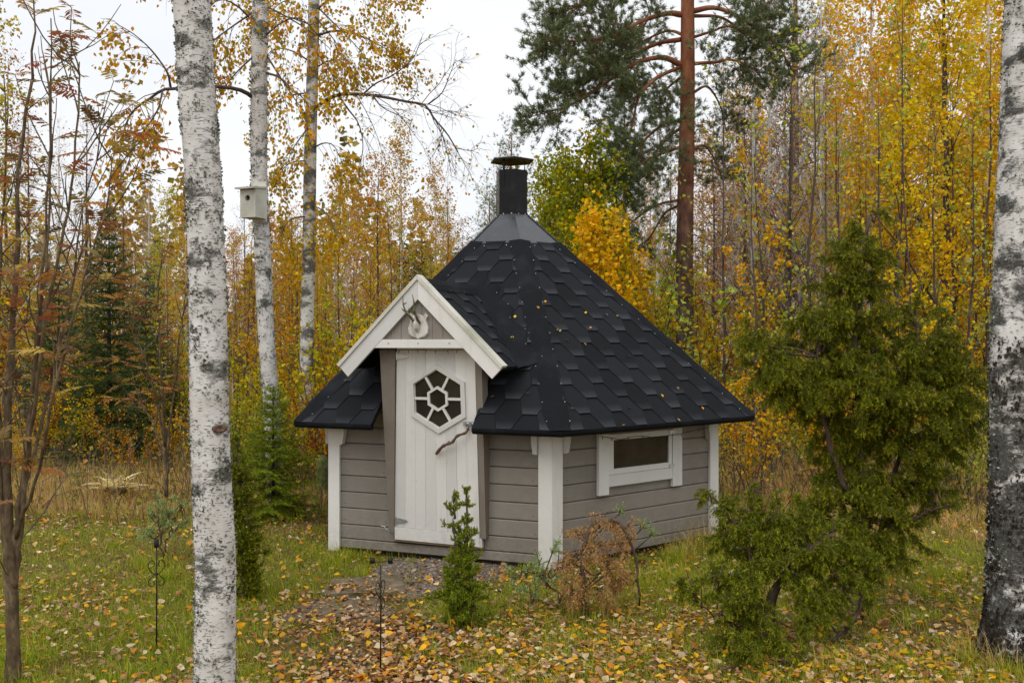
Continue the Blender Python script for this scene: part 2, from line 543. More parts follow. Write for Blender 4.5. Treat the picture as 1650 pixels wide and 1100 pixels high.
M['lichen'] = leafmat('lichen_flakes', [(.17, .18, .12), (.30, .32, .23), (.42, .44, .36), (.10, .10, .07)], .1, gain=.8, sat=.9)

M['l_orange'] = leafmat('orange_birch_leaf', [(.50, .22, .025), (.60, .31, .045), (.38, .14, .025), (.56, .36, .07), (.30, .24, .04)])
M['l_yellow'] = leafmat('golden_leaf', [(.64, .37, .015), (.72, .46, .03), (.58, .28, .012), (.44, .37, .03), (.62, .42, .03)])
M['l_mixed'] = leafmat('yellow_green_leaf', [(.30, .31, .035), (.48, .38, .04), (.18, .23, .03), (.58, .33, .03), (.40, .36, .06)])
M['l_green'] = leafmat('green_leaf', [(.11, .16, .018), (.19, .24, .03), (.28, .30, .03), (.09, .13, .02), (.42, .34, .03)])
M['l_palegreen'] = leafmat('pale_green_leaf', [(.26, .33, .07), (.40, .44, .13), (.20, .26, .05), (.50, .44, .08)], .4)
M['l_rust'] = leafmat('rusty_leaf', [(.36, .13, .035), (.28, .085, .03), (.48, .2, .03), (.30, .19, .05)])
M['l_tan'] = leafmat('faded_leaf', [(.42, .30, .14), (.34, .21, .09), (.5, .36, .13)])
M['rowan'] = leafmat('rowan_leaf', [(.34, .09, .05), (.34, .15, .04), (.48, .20, .04), (.22, .22, .05), (.26, .08, .05), (.42, .30, .06)], .35, True, gain=1.1, sat=1.0)
M['spruce'] = leafmat('spruce_needle', [(.022, .045, .014), (.045, .075, .018), (.03, .055, .02), (.065, .09, .02)], .12)
M['spruce_fresh'] = leafmat('young_spruce_needle', [(.10, .14, .015), (.17, .21, .025), (.12, .16, .02), (.23, .25, .04)], .2)
M['pine'] = leafmat('pine_needle', [(.07, .10, .04), (.115, .15, .07), (.05, .08, .035), (.16, .19, .09)], .12)
M['juniper'] = leafmat('juniper_needle', [(.07, .09, .010), (.12, .14, .015), (.045, .062, .010), (.18, .18, .03), (.09, .11, .015)], .2)
M['juniper_tip'] = leafmat('juniper_fresh_tip', [(.18, .20, .018), (.26, .27, .03), (.13, .15, .018), (.34, .33, .05), (.21, .23, .025)], .25)
M['juniper_dry'] = leafmat('dry_juniper_needle', [(.34, .19, .09), (.42, .25, .12), (.24, .14, .07), (.26, .25, .09), (.48, .30, .14)], .2)
M['juniper_blue'] = leafmat('bluish_juniper_needle', [(.18, .25, .11), (.27, .34, .17), (.13, .19, .07), (.34, .35, .13)], .2)
M['thuja'] = leafmat('thuja_spray', [(.12, .18, .02), (.17, .24, .03), (.08, .13, .015), (.22, .25, .05)], .2)
M['l_weed'] = leafmat('weed_leaf', [(.16, .18, .04), (.34, .22, .08), (.24, .25, .05), (.40, .28, .12), (.30, .14, .05), (.12, .15, .03)])
M['fern'] = leafmat('bleached_fern', [(.62, .52, .30), (.72, .64, .42), (.5, .42, .2)], .35)
M['grass'] = leafmat('lawn_grass', [(.19, .26, .03), (.27, .33, .04), (.13, .20, .02), (.36, .35, .07), (.46, .35, .11), (.23, .30, .035)], .3)
M['drygrass'] = leafmat('dry_grass', [(.50, .34, .15), (.62, .46, .25), (.38, .25, .11), (.54, .38, .16), (.36, .28, .10)], .3)
M['litter'] = leafmat('fallen_leaf', [(.50, .32, .16), (.62, .36, .05), (.36, .20, .11), (.60, .47, .30), (.26, .13, .07), (.66, .42, .07), (.46, .20, .05), (.50, .40, .28), (.32, .20, .13), (.54, .38, .20), (.6, .30, .06), (.34, .17, .07)], .15, gain=1.15, sat=1.1)
M['litter_brown'] = leafmat('withered_leaf', [(.30, .18, .08), (.20, .11, .05), (.40, .27, .13), (.14, .08, .04), (.46, .26, .08), (.34, .24, .14), (.24, .13, .05)], .1, gain=1.0, sat=1.0)
M['gravel'] = leafmat('gravel_stone', [(.26, .21, .16), (.15, .12, .09), (.34, .28, .22), (.22, .16, .11), (.38, .32, .25)], .0, gain=.55, sat=1)

def m_ground():
    m, t, b, out = newmat('forest_lawn_soil')
    a = noise(t, .9, 6, .6); f = noise(t, 14, 8, .75); g = noise(t, 45, 4, .7)
    c1 = ramp(t, f, [(.3, (.06, .045, .02)), (.48, (.14, .12, .035)), (.6, (.24, .19, .055)), (.75, (.38, .25, .1))])
    c2 = ramp(t, g, [(.3, (.05, .03, .016)), (.5, (.18, .105, .045)), (.65, (.34, .19, .07)), (.8, (.46, .32, .14))])
    c = mixc(t, ramp(t, a, [(.4, (0, 0, 0)), (.6, (1, 1, 1))]), c1, c2)
    setb(t, b, c, .95, .15)
    bump(t, b, math_(t, 'ADD', f, g), .8, .04)
    return m
M['ground'] = m_ground()
M['soil'] = m_rough('gravelly_soil', [(.3, (.075, .06, .045)), (.5, (.16, .135, .11)), (.7, (.28, .25, .21))], 60, .95, .7, .01)
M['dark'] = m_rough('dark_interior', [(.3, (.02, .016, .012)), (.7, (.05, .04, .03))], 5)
# ------------------------------------------------------------------ the hut
HC = np.array([0.0, 8.86, 0.0])      # centre
AP = 1.628                           # wall apothem (side 1.88 m)
RAP, RZ, RL = 1.905, 0.982, 2.144    # eave apothem, eave height, slant length
AL = R(45.34)
Z3 = np.array([0., 0., 1.])

def nrm(i):
    a = R(-111 + 60 * i)
    return np.array([math.cos(a), math.sin(a), 0.])
def WF(i, d=0.0):
    n = nrm(i); t = np.array([-n[1], n[0], 0.])
    return np.array([t, Z3, n, HC + n * (AP + d)])
def RF(i):
    n = nrm(i); t = np.array([-n[1], n[0], 0.])
    return np.array([t, -n * math.cos(AL) + Z3 * math.sin(AL), n * math.sin(AL) + Z3 * math.cos(AL), HC + n * RAP + Z3 * RZ])
def shift(Fm, x=0, y=0, z=0):
    G = Fm.copy(); G[3] = Fm[3] + Fm[0] * x + Fm[1] * y + Fm[2] * z
    return G
def onframe(px, py, Fm, w=0.0):
    """measure a photograph point on the plane of frame Fm at height w: (x, y) there"""
    o = np.array([0, 0, EYE]); d = np.array([(px - 825) / FPX, 1, (550 - py) / FPX])
    p0 = Fm[3] + Fm[2] * w
    k = np.dot(p0 - o, Fm[2]) / np.dot(d, Fm[2])
    q = o + d * k - Fm[3]
    return (float(np.dot(q, Fm[0])), float(np.dot(q, Fm[1])))
def setframe(o, Fm, parent):
    m = Matrix([[Fm[0][k], Fm[1][k], Fm[2][k], Fm[3][k] - worg(parent)[k]] for k in range(3)] + [[0, 0, 0, 1]])
    o.parent = parent
    o.matrix_local = m

hut = empty('garden_hut', tuple(HC), 'six-sided grey wooden grill hut with a black shingle roof, white door and steel chimney', 'hut')

# walls of separate boards ---------------------------------------------------
DU = 0.37                            # half width of the doorway
levels = [(-.035, .037), (.041, .151)] + [(.155 + .1305 * k, .155 + .1305 * k + .1265) for k in range(8)]
def boardmesh(u0, u1, h):
    mb = MB(); box(mb, (u0, 0, -.03), (u1, h, 0), None, 0, .007)
    return mb.mesh('board', M['wall'])
bm_cache = {}
wallroot = []
for i in range(6):
    mb = MB(); box(mb, (-.93, -.03, -.045), (.93, 1.18, -.031), WF(i))
    wl = part('wall', mb, M['dark'], hut)
    wallroot.append(wl)
    for (z0, z1) in levels:
        spans = [(-.925, .925)]
        if i == 0 and z0 > .03:
            spans = [(-.925, -DU), (DU, .925)]
        for (a, b) in spans:
            key = (round(a, 3), round(b, 3), round(z1 - z0, 4))
            if key not in bm_cache: bm_cache[key] = boardmesh(a, b, z1 - z0)
            o = link('board', bm_cache[key])
            setframe(o, shift(WF(i), 0, z0, .002 * random.Random(i * 50 + int(z0 * 90)).uniform(-1, 1)), wl)
    # floor beam in the shade under the sill
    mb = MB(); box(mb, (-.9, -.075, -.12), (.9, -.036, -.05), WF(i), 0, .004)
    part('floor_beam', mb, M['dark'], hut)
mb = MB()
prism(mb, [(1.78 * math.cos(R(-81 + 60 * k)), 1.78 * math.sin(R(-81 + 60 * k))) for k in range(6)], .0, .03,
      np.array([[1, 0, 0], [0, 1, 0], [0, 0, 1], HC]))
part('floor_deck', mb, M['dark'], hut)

wn = MB()
for i in (0, 1):
    f = WF(i)
    for (z0, z1) in levels[1:]:
        for u in (-.80, -.45, .43, .80):
            for zz_ in (.3,):
                p = f[3] + f[0] * (u + .012 * math.sin(z0 * 40 + u * 9)) + f[1] * (z0 + (z1 - z0) * zz_) + f[2] * .003
                if abs(u) > DU: 
                    k = 6; n_ = f[2]; a_, b_ = f[0], f[1]
                    wn.add([p + n_ * .0012] + [p + .0036 * (math.cos(q) * a_ + math.sin(q) * b_) for q in np.arange(k) / k * 2 * math.pi], [[0, 1 + j, 1 + (j + 1) % k] for j in range(k)])
part('nail_head', wn, M['iron'], wallroot[0], kind='stuff')

# corner posts: a white board on each side of the corner, and eave brackets
for k in range(6):
    f0, f1 = WF((k) % 6), WF((k + 1) % 6)     # corner k lies right of wall k, left of wall k+1
    bot = {0: -.06, 1: -.03, 5: -.06}.get(k, -.05)
    mb = MB()
    lean = .006
    prism(mb, [(.94 - .098, bot), (.949, bot), (.949, 1.17), (.94 - .098, 1.17)], .0015, .024, f0)
    cpost = part('corner_post', mb, M['white'], hut)
    mb = MB()
    prism(mb, [(-.9525, bot), (-.94 + .088, bot), (-.94 + .088, 1.17), (-.9525, 1.17)], .0015, .0225, f1)
    part('post_board', mb, M['white'], cpost)
    mb = MB()
    prism(mb, [(.94 - .150, 1.15), (.94 - .104, 1.15), (.94 - .101, .785), (.94 - .135, .79), (.94 - .147, .88)], .002, .05, f0)
    part('eave_bracket', mb, M['white'], hut)
    mb = MB()
    prism(mb, [(-.94 + .091, 1.15), (-.94 + .150, 1.15), (-.94 + .146, .9), (-.94 + .128, .80), (-.94 + .093, .79)], .002, .05, f1)
    part('eave_bracket', mb, M['white'], hut)
for k in range(6):
    a = R(-81 + 60 * k)
    mb = MB(); c = HC + np.array([math.cos(a), math.sin(a), 0]) * 1.74
    fr = np.array([[math.cos(a), math.sin(a), 0], [-math.sin(a), math.cos(a), 0], Z3, c])
    box(mb, (-.10, -.10, -.30), (.08, .10, -.072), fr, 0, .01)
    part('foundation_block', mb, M['concrete'], hut)
mb = MB(); box(mb, (-.25, -.3, -.22), (.02, -.085, -.06), WF(0), 0, .008)
part('foundation_block', mb, M['concrete'], hut)

# roof deck ------------------------------------------------------------------
HW0, HW1 = 1.10, 0.23
NU, NV = .417, .93
def hwid(v): return HW0 + (HW1 - HW0) * v / RL
mb = MB()
for i in range(6):
    f = RF(i)
    if i == 0:
        prism(mb, [(-HW0, 0), (-NU, 0), (-NU, NV), (-hwid(NV), NV)], -.034, 0, f)
        prism(mb, [(NU, 0), (HW0, 0), (hwid(NV), NV), (NU, NV)], -.034, 0, f)
        prism(mb, [(-hwid(NV), NV), (hwid(NV), NV), (HW1, RL), (-HW1, RL)], -.034, 0, f)
    else:
        prism(mb, [(-HW0, 0), (HW0, 0), (HW1, RL), (-HW1, RL)], -.034, 0, f)
roof = part('roof', mb, M['felt'], hut)
# board lining under the eaves
mb = MB()
for i in range(6):
    f = RF(i)
    if i == 0:
        prism(mb, [(-HW0 + .03, .04), (-NU - .01, .04), (-NU - .01, .6), (-hwid(.6), .6)], -.052, -.0345, f)
        prism(mb, [(NU + .01, .04), (HW0 - .03, .04), (hwid(.6), .6), (NU + .01, .6)], -.052, -.0345, f)
    else:
        prism(mb, [(-HW0 + .03, .04), (HW0 - .03, .04), (hwid(.6), .6), (-hwid(.6), .6)], -.052, -.0345, f)
part('soffit', mb, M['rawwood'], hut)

# eave roll: the felt turned over the edge
mb = MB()
for i in range(6):
    f = RF(i)
    for (a, b) in ([(-HW0 - .005, -NU), (NU, HW0 + .005)] if i == 0 else [(-HW0 - .005, HW0 + .005)]):
        pr = [(-.008, -.046), (.014, -.046), (.03, .006), (-.004, .009), (-.016, -.006), (-.018, -.036)]
        g = np.array([f[1], f[2], f[0], f[3]])
        prism(mb, pr, a, b, g)
part('eave_trim', mb, M['felt'], roof)

A6 = .111; E6 = .145
HEX = [(-A6 / 2, 0), (A6 / 2, 0), (A6, E6), (A6 / 2 + .004, 2 * E6), (-A6 / 2 - .004, 2 * E6), (-A6, E6)]
def clip(poly, a, b, c):
    """keep a*x+b*y<=c"""
    out = []
    for k in range(len(poly)):
        p, q = poly[k], poly[(k + 1) % len(poly)]
        dp, dq = a * p[0] + b * p[1] - c, a * q[0] + b * q[1] - c
        if dp <= 0: out.append(p)
        if (dp < 0 < dq) or (dq < 0 < dp):
            s = dp / (dp - dq); out.append((p[0] + (q[0] - p[0]) * s, p[1] + (q[1] - p[1]) * s))
    return out
def area(p):
    return .5 * abs(sum(p[k][0] * p[(k + 1) % len(p)][1] - p[(k + 1) % len(p)][0] * p[k][1] for k in range(len(p))))
def shingle_mesh(poly, name='shingle'):
    n = len(poly)
    def top(v): return .0150 - .0120 * v / (2 * E6)
    mb = MB()
    v = [(p[0], p[1], top(p[1]) - .009 + (.0 if p[1] > .2 else 0)) for p in poly] + [(p[0], p[1], top(p[1])) for p in poly]
    mb.V.append(np.array(v, float)); mb.n = 2 * n
    mb.F.append((np.array([list(range(n, 2 * n))]), 0))
    mb.F.append((np.array([[k, (k + 1) % n, (k + 1) % n + n, k + n] for k in range(n)]), 0))
    return mb.mesh(name, M['shingle'])
FULLHEX = shingle_mesh(HEX)
srs = random.Random(4)
def shingles(frame, halfplanes, parent, vmax, umax, notch=None, off=0.0):
    """lay hexagonal shingles over a slope, cut at the half planes"""
    count = 0
    for r in range(-1, int(vmax / E6) + 1):
        v0 = r * E6
        for c in range(-int(umax / (3 * A6)) - 2, int(umax / (3 * A6)) + 3):
            u0 = off + c * 3 * A6 + (1.5 * A6 if r % 2 else 0)
            ju, jv = srs.uniform(-.003, .003), srs.uniform(-.003, .003)
            pieces = [[(x + u0 + ju, y + v0 + jv) for x, y in HEX]]
            if notch:
                xs = [p[0] for p in pieces[0]]; ys = [p[1] for p in pieces[0]]
                if min(xs) < NU and max(xs) > -NU and min(ys) < notch:
                    q = []
                    if u0 < 0: q.append(clip(pieces[0], 1, 0, -NU))
                    else: q.append(clip(pieces[0], -1, 0, -NU))
                    pieces = q
            for P in pieces:
                full = len(P) == 6 and area(P) > .0482
                a0 = area(P) if len(P) > 2 else 0
                for (a, b, cc) in halfplanes:
                    if len(P) > 2: P = clip(P, a, b, cc)
                if len(P) < 3 or area(P) < .0012: continue
                me = FULLHEX
                if area(P) < a0 - 1e-6 or not full:
                    me = shingle_mesh([(x - u0, y - v0) for x, y in P])
                    ju = jv = 0
                o = link('shingle', me)
                setframe(o, shift(frame, u0 + (ju if me is FULLHEX else 0), v0 + (jv if me is FULLHEX else 0), .001), parent)
                count += 1
    return count
sl_ = (HW0 - HW1) / RL
hips = [(1, sl_, HW0 - .02), (-1, sl_, HW0 - .02), (0, -1, 0.0), (0, 1, RL)]
for i in (0, 1, 5):
    shingles(RF(i), hips, roof, RL, HW0, NV if i == 0 else None, off=.05 * i)

# hip covers and their nails
nails = MB()
def nail(p, n, r=.0042):
    n = unit(n); a = unit(np.cross(n, [.3, .5, .8])); b = np.cross(n, a)
    k = 6; v = [p + n * .003] + [p + r * (math.cos(q) * a + math.sin(q) * b) for q in np.arange(k) / k * 2 * math.pi]
    nails.add(v, [[0, 1 + j, 1 + (j + 1) % k] for j in range(k)])
for k in range(6):
    f0, f1 = RF(k), RF((k + 1) % 6)
    mb = MB(); N = 24
    wv = .108
    rows = []
    for q in range(N + 1):
        v = -.006 + (RL + .006) * q / N
        h = hwid(v); wob = .004 * math.sin(q * 1.9 + k)
        lift = .021 + .003 * math.sin(q * 1.3 + 2 * k)
        pL = f0[3] + f0[0] * (h - wv + wob) + f0[1] * v + f0[2] * .012
        pl = f0[3] + f0[0] * (h - .04) + f0[1] * v + f0[2] * lift
        pc = (f0[3] + f0[0] * h + f0[1] * v) + unit(f0[2] + f1[2]) * (lift + .004)
        pr = f1[3] + f1[0] * (-h + .04) + f1[1] * v + f1[2] * lift
        pR = f1[3] + f1[0] * (-h + wv + wob) + f1[1] * v + f1[2] * .012
        pLb = pL - f0[2] * .012; pRb = pR - f1[2] * .012
        rows.append([pLb, pL, pl, pc, pr, pR, pRb])
        if q % 2 == 1:
            nail(pL + f0[0] * .016 + f0[2] * .003, f0[2]); nail(pR - f1[0] * .016 + f1[2] * .003, f1[2])
    V = np.array(rows).reshape(-1, 3); w = 7
    F_ = [[a * w + b, a * w + b + 1, (a + 1) * w + b + 1, (a + 1) * w + b] for a in range(N) for b in range(w - 1)]
    F_ += [[b, b + 1, b + 2] for b in ()]
    mb.add(V, F_)
    mb.F.append((np.array([list(range(w))[::-1]]), 0))
    part('hip_cover', mb, M['felt'], roof)

# steel cap, chimney, rain hat ------------------------------------------------
def hexring(r, z, rot=-81):
    return [HC + np.array([r * math.cos(R(rot + 60 * k)), r * math.sin(R(rot + 60 * k)), z]) for k in range(6)]
CZ0 = RZ + RL * math.sin(AL)
cap = None
for k in range(6):
    a0, a1 = hexring(.482, CZ0 - .005), hexring(.482, CZ0 - .03)
    b0 = hexring(.158, 2.79)
    j = (k + 1) % 6
    mb = MB()
    mb.add([a1[k], a1[j], a0[j], a0[k], b0[j], b0[k]], [[0, 1, 2, 3], [3, 2, 4, 5]])
    # standing seam along the hip
    d = unit(b0[k] - a0[k]); side = unit(np.cross(d, unit(a0[k] - HC)))
    outw = unit(np.cross(side, d));
    if np.dot(outw, a0[k] - HC) < 0: outw = -outw
    if k in (5, 1, 3):
        mb.add([a0[k] + side * .012, a0[k] - side * .012, b0[k] - side * .012, b0[k] + side * .012,
                a0[k] + side * .012 + outw * .006, a0[k] - side * .012 + outw * .006, b0[k] - side * .012 + outw * .006, b0[k] + side * .012 + outw * .006], BOXF)
    if cap is None: cap = part('roof_cap', mb, M['capmetal'], hut)
    else: part('cap_panel', mb, M['capmetal'], cap)
    for q in (.12, .38, .64, .9):
        if k == 5:
            nail(a0[k] + (b0[k] - a0[k]) * q + outw * .008 + unit(a0[j] - a0[k]) * .01, outw, .006)
    for q in (.08, .3, .52, .74, .93):
        e = RF((k) % 6); 
        nail(a0[k] * (1 - q) + a0[j] * q + (a0[k] + a0[j] - 2 * HC) * np.array([.03, .03, 0]) - Z3 * .028, nrm((k + 1) % 6) + Z3, .005)
mb = MB()
r0 = hexring(.151, 2.77); r1 = hexring(.151, 3.205); r2 = hexring(.146, 3.205); r3 = hexring(.146, 2.9)
for a, b in ((r0, r1), (r1, r2), (r2, r3)):
    for k in range(6):
        j = (k + 1) % 6; mb.add([a[k], a[j], b[j], b[k]], [[0, 1, 2, 3]])
mb.add(r3, [[0, 1, 2, 3, 4, 5]])
c0, c1 = hexring(.157, 2.775), hexring(.157, 2.81)
for k in range(6):
    j = (k + 1) % 6; mb.add([c0[k], c0[j], c1[j], c1[k]], [[0, 1, 2, 3]]); mb.add([c1[k], c1[j], r0[j] * [1, 1, 0] + [0, 0, 2.81], r0[k] * [1, 1, 0] + [0, 0, 2.81]], [[0, 1, 2, 3]])
chim = part('chimney', mb, M['chimney'], hut)
mb = MB()
h0, h1, h2 = hexring(.216, 3.292), hexring(.214, 3.306), hexring(.004, 3.350)
hb = hexring(.208, 3.2925)
for a, b in ((h0, h1), (h1, h2)):
    for k in range(6):
        j = (k + 1) % 6; mb.add([a[k], a[j], b[j], b[k]], [[0, 1, 2, 3]])
for k in range(6):
    j = (k + 1) % 6; mb.add([h0[j], h0[k], hb[k], hb[j]], [[0, 1, 2, 3]]); mb.add([hb[j], hb[k], HC + [0, 0, 3.325]], [[0, 1, 2]])
part('rain_hat', mb, M['chimney'], chim)
for k, rr in ((5, .011), (1, .0035), (3, .004)):
    mb = MB()
    p = HC + (np.array([-.075, -.11, 0]) if k == 5 else np.array([.125 * math.cos(R(-81 + 60 * k)), .125 * math.sin(R(-81 + 60 * k)), 0]))
    tube(mb, [p + Z3 * 3.05, p + Z3 * 3.30], [rr, rr], 8)
    part('hat_bracket', mb, M['chimney'], chim)
for q in (.3, .8):
    a, b = c0[5], c0[0]
    for (s, e) in ((5, 0), (0, 1)):
        nail(c0[s] * (1 - q) + c0[e] * q + Z3 * .02 + unit((c0[s] + c0[e]) / 2 - HC - [0, 0, 2.775]) * .001, unit((c0[s] + c0[e]) / 2 - HC - [0, 0, 2.775]), .006)

# porch gable ------------------------------------------------------------------
PZ, PD, PH, PB = 2.075, 1.90, .66, R(44.4)   # ridge height, front plane apothem, half width, pitch
n0 = nrm(0); t0 = np.array([-n0[1], n0[0], 0.])
def mainap(z): return RAP - (z - RZ) / math.tan(AL)
PL = PH / math.cos(PB)
porch_planes = []
for s in (1, -1):
    up = -t0 * s * math.cos(PB) + Z3 * math.sin(PB)
    zc = t0 * s * math.sin(PB) + Z3 * math.cos(PB)
    eave = HC + t0 * s * PH + Z3 * (PZ - PH * math.tan(PB))
    xx = n0 if s > 0 else -n0     # x to the right when looking at the slope from outside
    xx = np.cross(up, zc)
    porch_planes.append((s, np.array([xx, up, zc, eave])))
mb = MB()
for s, f in porch_planes:
    sx = np.dot(f[0], n0)   # +1 or -1
    v0, v1 = 0, PL
    z0, z1 = PZ - PH * math.tan(PB), PZ
    P = [(sx * PD, 0), (sx * (mainap(z0) - .06), 0), (sx * (mainap(z1) - .06), PL), (sx * PD, PL)]
    if sx > 0: P = P[::-1]
    prism(mb, P, -.03, 0, f)
porch = part('porch_roof', mb, M['felt'], hut)
for s, f in porch_planes:
    sx = np.dot(f[0], n0)
    z0, z1 = PZ - PH * math.tan(PB), PZ
    a0, a1 = mainap(z0), mainap(z1)
    # keep sx*x <= PD and sx*x >= ap(v)
    hp = [(sx, 0, PD - .005), (-sx, -(a0 - a1) / PL, -(a0 - .05)), (0, -1, .0), (0, 1, PL - .01)]
    shingles(shift(f, sx * 1.3, 0, 0), [(a, b, c - a * sx * 1.3) for a, b, c in hp], porch, PL, .75, None, off=.07)
# ridge cover and valley flashing
mb = MB(); N = 14; rows = []
for q in range(N + 1):
    ap = PD - .002 - (PD - mainap(PZ) + .16) * q / N
    wv = .115 * (1 if q < N - 2 else (.85 if q == N - 2 else .6 if q == N - 1 else .25))
    base = HC + n0 * ap + Z3 * PZ
    zl = max(0, (RZ + (RAP - ap) * math.tan(AL)) - PZ + .016) if ap < mainap(PZ) + .03 else 0
    r = []
    for s, e in ((-1, 1), (-1, .45), (0, 0), (1, .45), (1, 1)):
        p = base + (t0 * s * math.cos(PB) - Z3 * math.sin(PB) * (1 if s else 0)) * wv * e + (t0 * s * math.sin(PB) + Z3 * math.cos(PB)) * (.016 if e == 1 else .023) + Z3 * (.004 if s == 0 else 0)
        zmain = RZ + (RAP - ap) * math.tan(AL) + .018
        p[2] = max(p[2], zmain) if q > N - 5 else p[2]
        r.append(p)
    rows.append([r[0] - Z3 * .012] + r + [r[4] - Z3 * .012])
    if q % 3 == 1 and q < N - 1:
        for e in (1, 5):
            nail(rows[-1][e] + (-t0 if e == 5 else t0) * .012 + Z3 * .013, Z3, .004)
w = 7
mb.add(np.array(rows).reshape(-1, 3), [[a * w + b, a * w + b + 1, (a + 1) * w + b + 1, (a + 1) * w + b] for a in range(N) for b in range(w - 1)])
part('ridge_cover', mb, M['felt'], porch)
for s, f in porch_planes:
    mb = MB(); rows = []; N = 18
    for q in range(N + 1):
        e = -.02 + q / N * .98
        z = PZ - PH * math.tan(PB) + (PH * math.tan(PB)) * e
        lat = PH * (1 - e); ap = mainap(z)
        c = HC + n0 * ap + t0 * s * lat + Z3 * z
        pn = t0 * s * math.sin(PB) + Z3 * math.cos(PB); mn = RF(0)[2]
        wig = 1 + .22 * math.sin(q * 1.15) 
        a_ = c + n0 * .15 * wig + pn * .0165
        a1_ = c + n0 * .05 + pn * .026
        b1_ = c + unit(t0 * s * .8 - n0 * .2) * .06 + mn * .024
        b_ = c + unit(t0 * s * .85 - n0 * .15 + Z3 * .0) * .14 * wig + np.array([0, 0, 0])
        b_[2] = RZ + (RAP - np.dot(b_ - HC, n0)) * math.tan(AL) + .024
        b1_[2] = RZ + (RAP - np.dot(b1_ - HC, n0)) * math.tan(AL) + .034
        rows.append([a_ - pn * .014, a_, a1_, (a1_ + b1_) / 2 - Z3 * .004, b1_, b_, b_ - mn * .02])
        if q % 3 == 1: nail(b_ - unit(t0 * s) * .015 + mn * .005, mn, .004)
    mb.add(np.array(rows).reshape(-1, 3), [[a * 7 + b, a * 7 + b + 1, (a + 1) * 7 + b + 1, (a + 1) * 7 + b] for a in range(N) for b in range(6)])
    part('valley_flashing', mb, M['felt'], porch, True)
part('nail_head', nails, M['zinc'], roof, kind='stuff')

GF = np.array([t0, Z3, n0, HC + n0 * PD])          # gable plane frame (u, z, out)
GX = -.012
def bargepoly(s, off0, off1, ext=0.0):
    """strip parallel to the slope, off0..off1 below it"""
    ca, sa = math.cos(PB), math.sin(PB)
    topz = PZ + .006
    def pt(l, o):   # l distance along slope from apex, o perpendicular depth
        return (GX + s * (l * ca - o * sa), topz - l * sa - o * ca)
    Lb = PH / ca + .012
    def apex(o): return (GX, topz - o / ca)
    return [apex(off0), pt(Lb, off0), pt(Lb, off1), apex(off1)]
for s in (-1, 1):
    P = bargepoly(s, .0, .105)
    P = P if s < 0 else P[::-1]
    mb = MB(); prism(mb, [(x + s * .0008, y) for x, y in P[::-1]], .003, .027, GF)
    bb = part('bargeboard', mb, M['white'], porch)
    P = bargepoly(s, -.026, .0)
    mb = MB(); prism(mb, [(x + s * .0008, y + .0005) for x, y in (P[::-1] if s < 0 else P)], -.052, .040, GF)
    part('barge_cap', mb, M['whitecap'], bb)
mb = MB()
zb, zt = 1.572, 1.636
def inner(z): return (PZ + .006 - .105 / math.cos(PB) - z) / math.tan(PB)
prism(mb, [(GX - inner(zb) - .002, zb), (GX + inner(zb) + .002, zb), (GX + inner(zt), zt), (GX - inner(zt), zt)], .003, .024, GF)
part('tie_beam', mb, M['white'], porch)
mb = MB()
for s in (-.26, -.01, .245):
    p = GF[3] + GF[0] * s + GF[1] * (zb + .034) + GF[2] * .0245
    tube(mb, [p, p + GF[2] * .002], [.0045, .0045], 8)
part('screw_head', mb, M['iron'], porch)
wdt = .0865
for k in range(-5, 5):
    x0, x1 = GX + .02 + k * wdt + .0015, GX + .02 + (k + 1) * wdt - .0015
    z0 = 1.60
    def tz(x): return PZ - .03 - abs(x - GX) * math.tan(PB)
    if tz(x0) < z0 + .01 and tz(x1) < z0 + .01: continue
    pts = [(x0, z0), (x1, z0), (x1, max(z0 + .003, tz(x1)))]
    if x0 < GX < x1: pts.append((GX, tz(GX)))
    pts.append((x0, max(z0 + .003, tz(x0))))
    mb = MB(); prism(mb, pts, -.02, -.004 + .001 * (k % 2), GF)
    part('gable_board', mb, M['wall'], porch)
mb = MB()
box(mb, (-.5, 1.585, -.27), (.5, 1.599, -.022), GF)
part('porch_soffit', mb, M['brown'], porch)
for s in (-1, 1):
    mb = MB()
    zz = PZ - .415 * math.tan(PB) - .045
    prism(mb, [(-1.0, .98), (-.27, .93), (-.15, zz), (-.85, zz)],
          .383, .408, np.array([n0, Z3, t0 * s, HC + n0 * PD]))
    part('porch_cheek', mb, M['brown'], porch)

# door -----------------------------------------------------------------------
dy = unit(Z3 * 1.5 + n0 * .145)
DF = np.array([t0, dy, np.cross(t0, dy), HC + n0 * (AP + .012) + Z3 * .05])
TL, TR, BL, BR = [onframe(x, y, DF, .03) for x, y in ((639, 556), (764.5, 556), (636.5, 868), (773.5, 881))]
TL = (TL[0], 1.545); TR = (TR[0], 1.545)
def lerp(a, b, k): return (a[0] + (b[0] - a[0]) * k, a[1] + (b[1] - a[1]) * k)
mb = MB(); prism(mb, [BL, BR, TR, TL], -.02, .012, DF)

door = part('door', mb, M['white'], hut)
HXC = onframe(705.3, 642.3, DF, .03)
def hexp(r): return [(HXC[0] + r * math.cos(R(-90 + 60 * k)), HXC[1] + r * math.sin(R(-90 + 60 * k))) for k in range(6)]
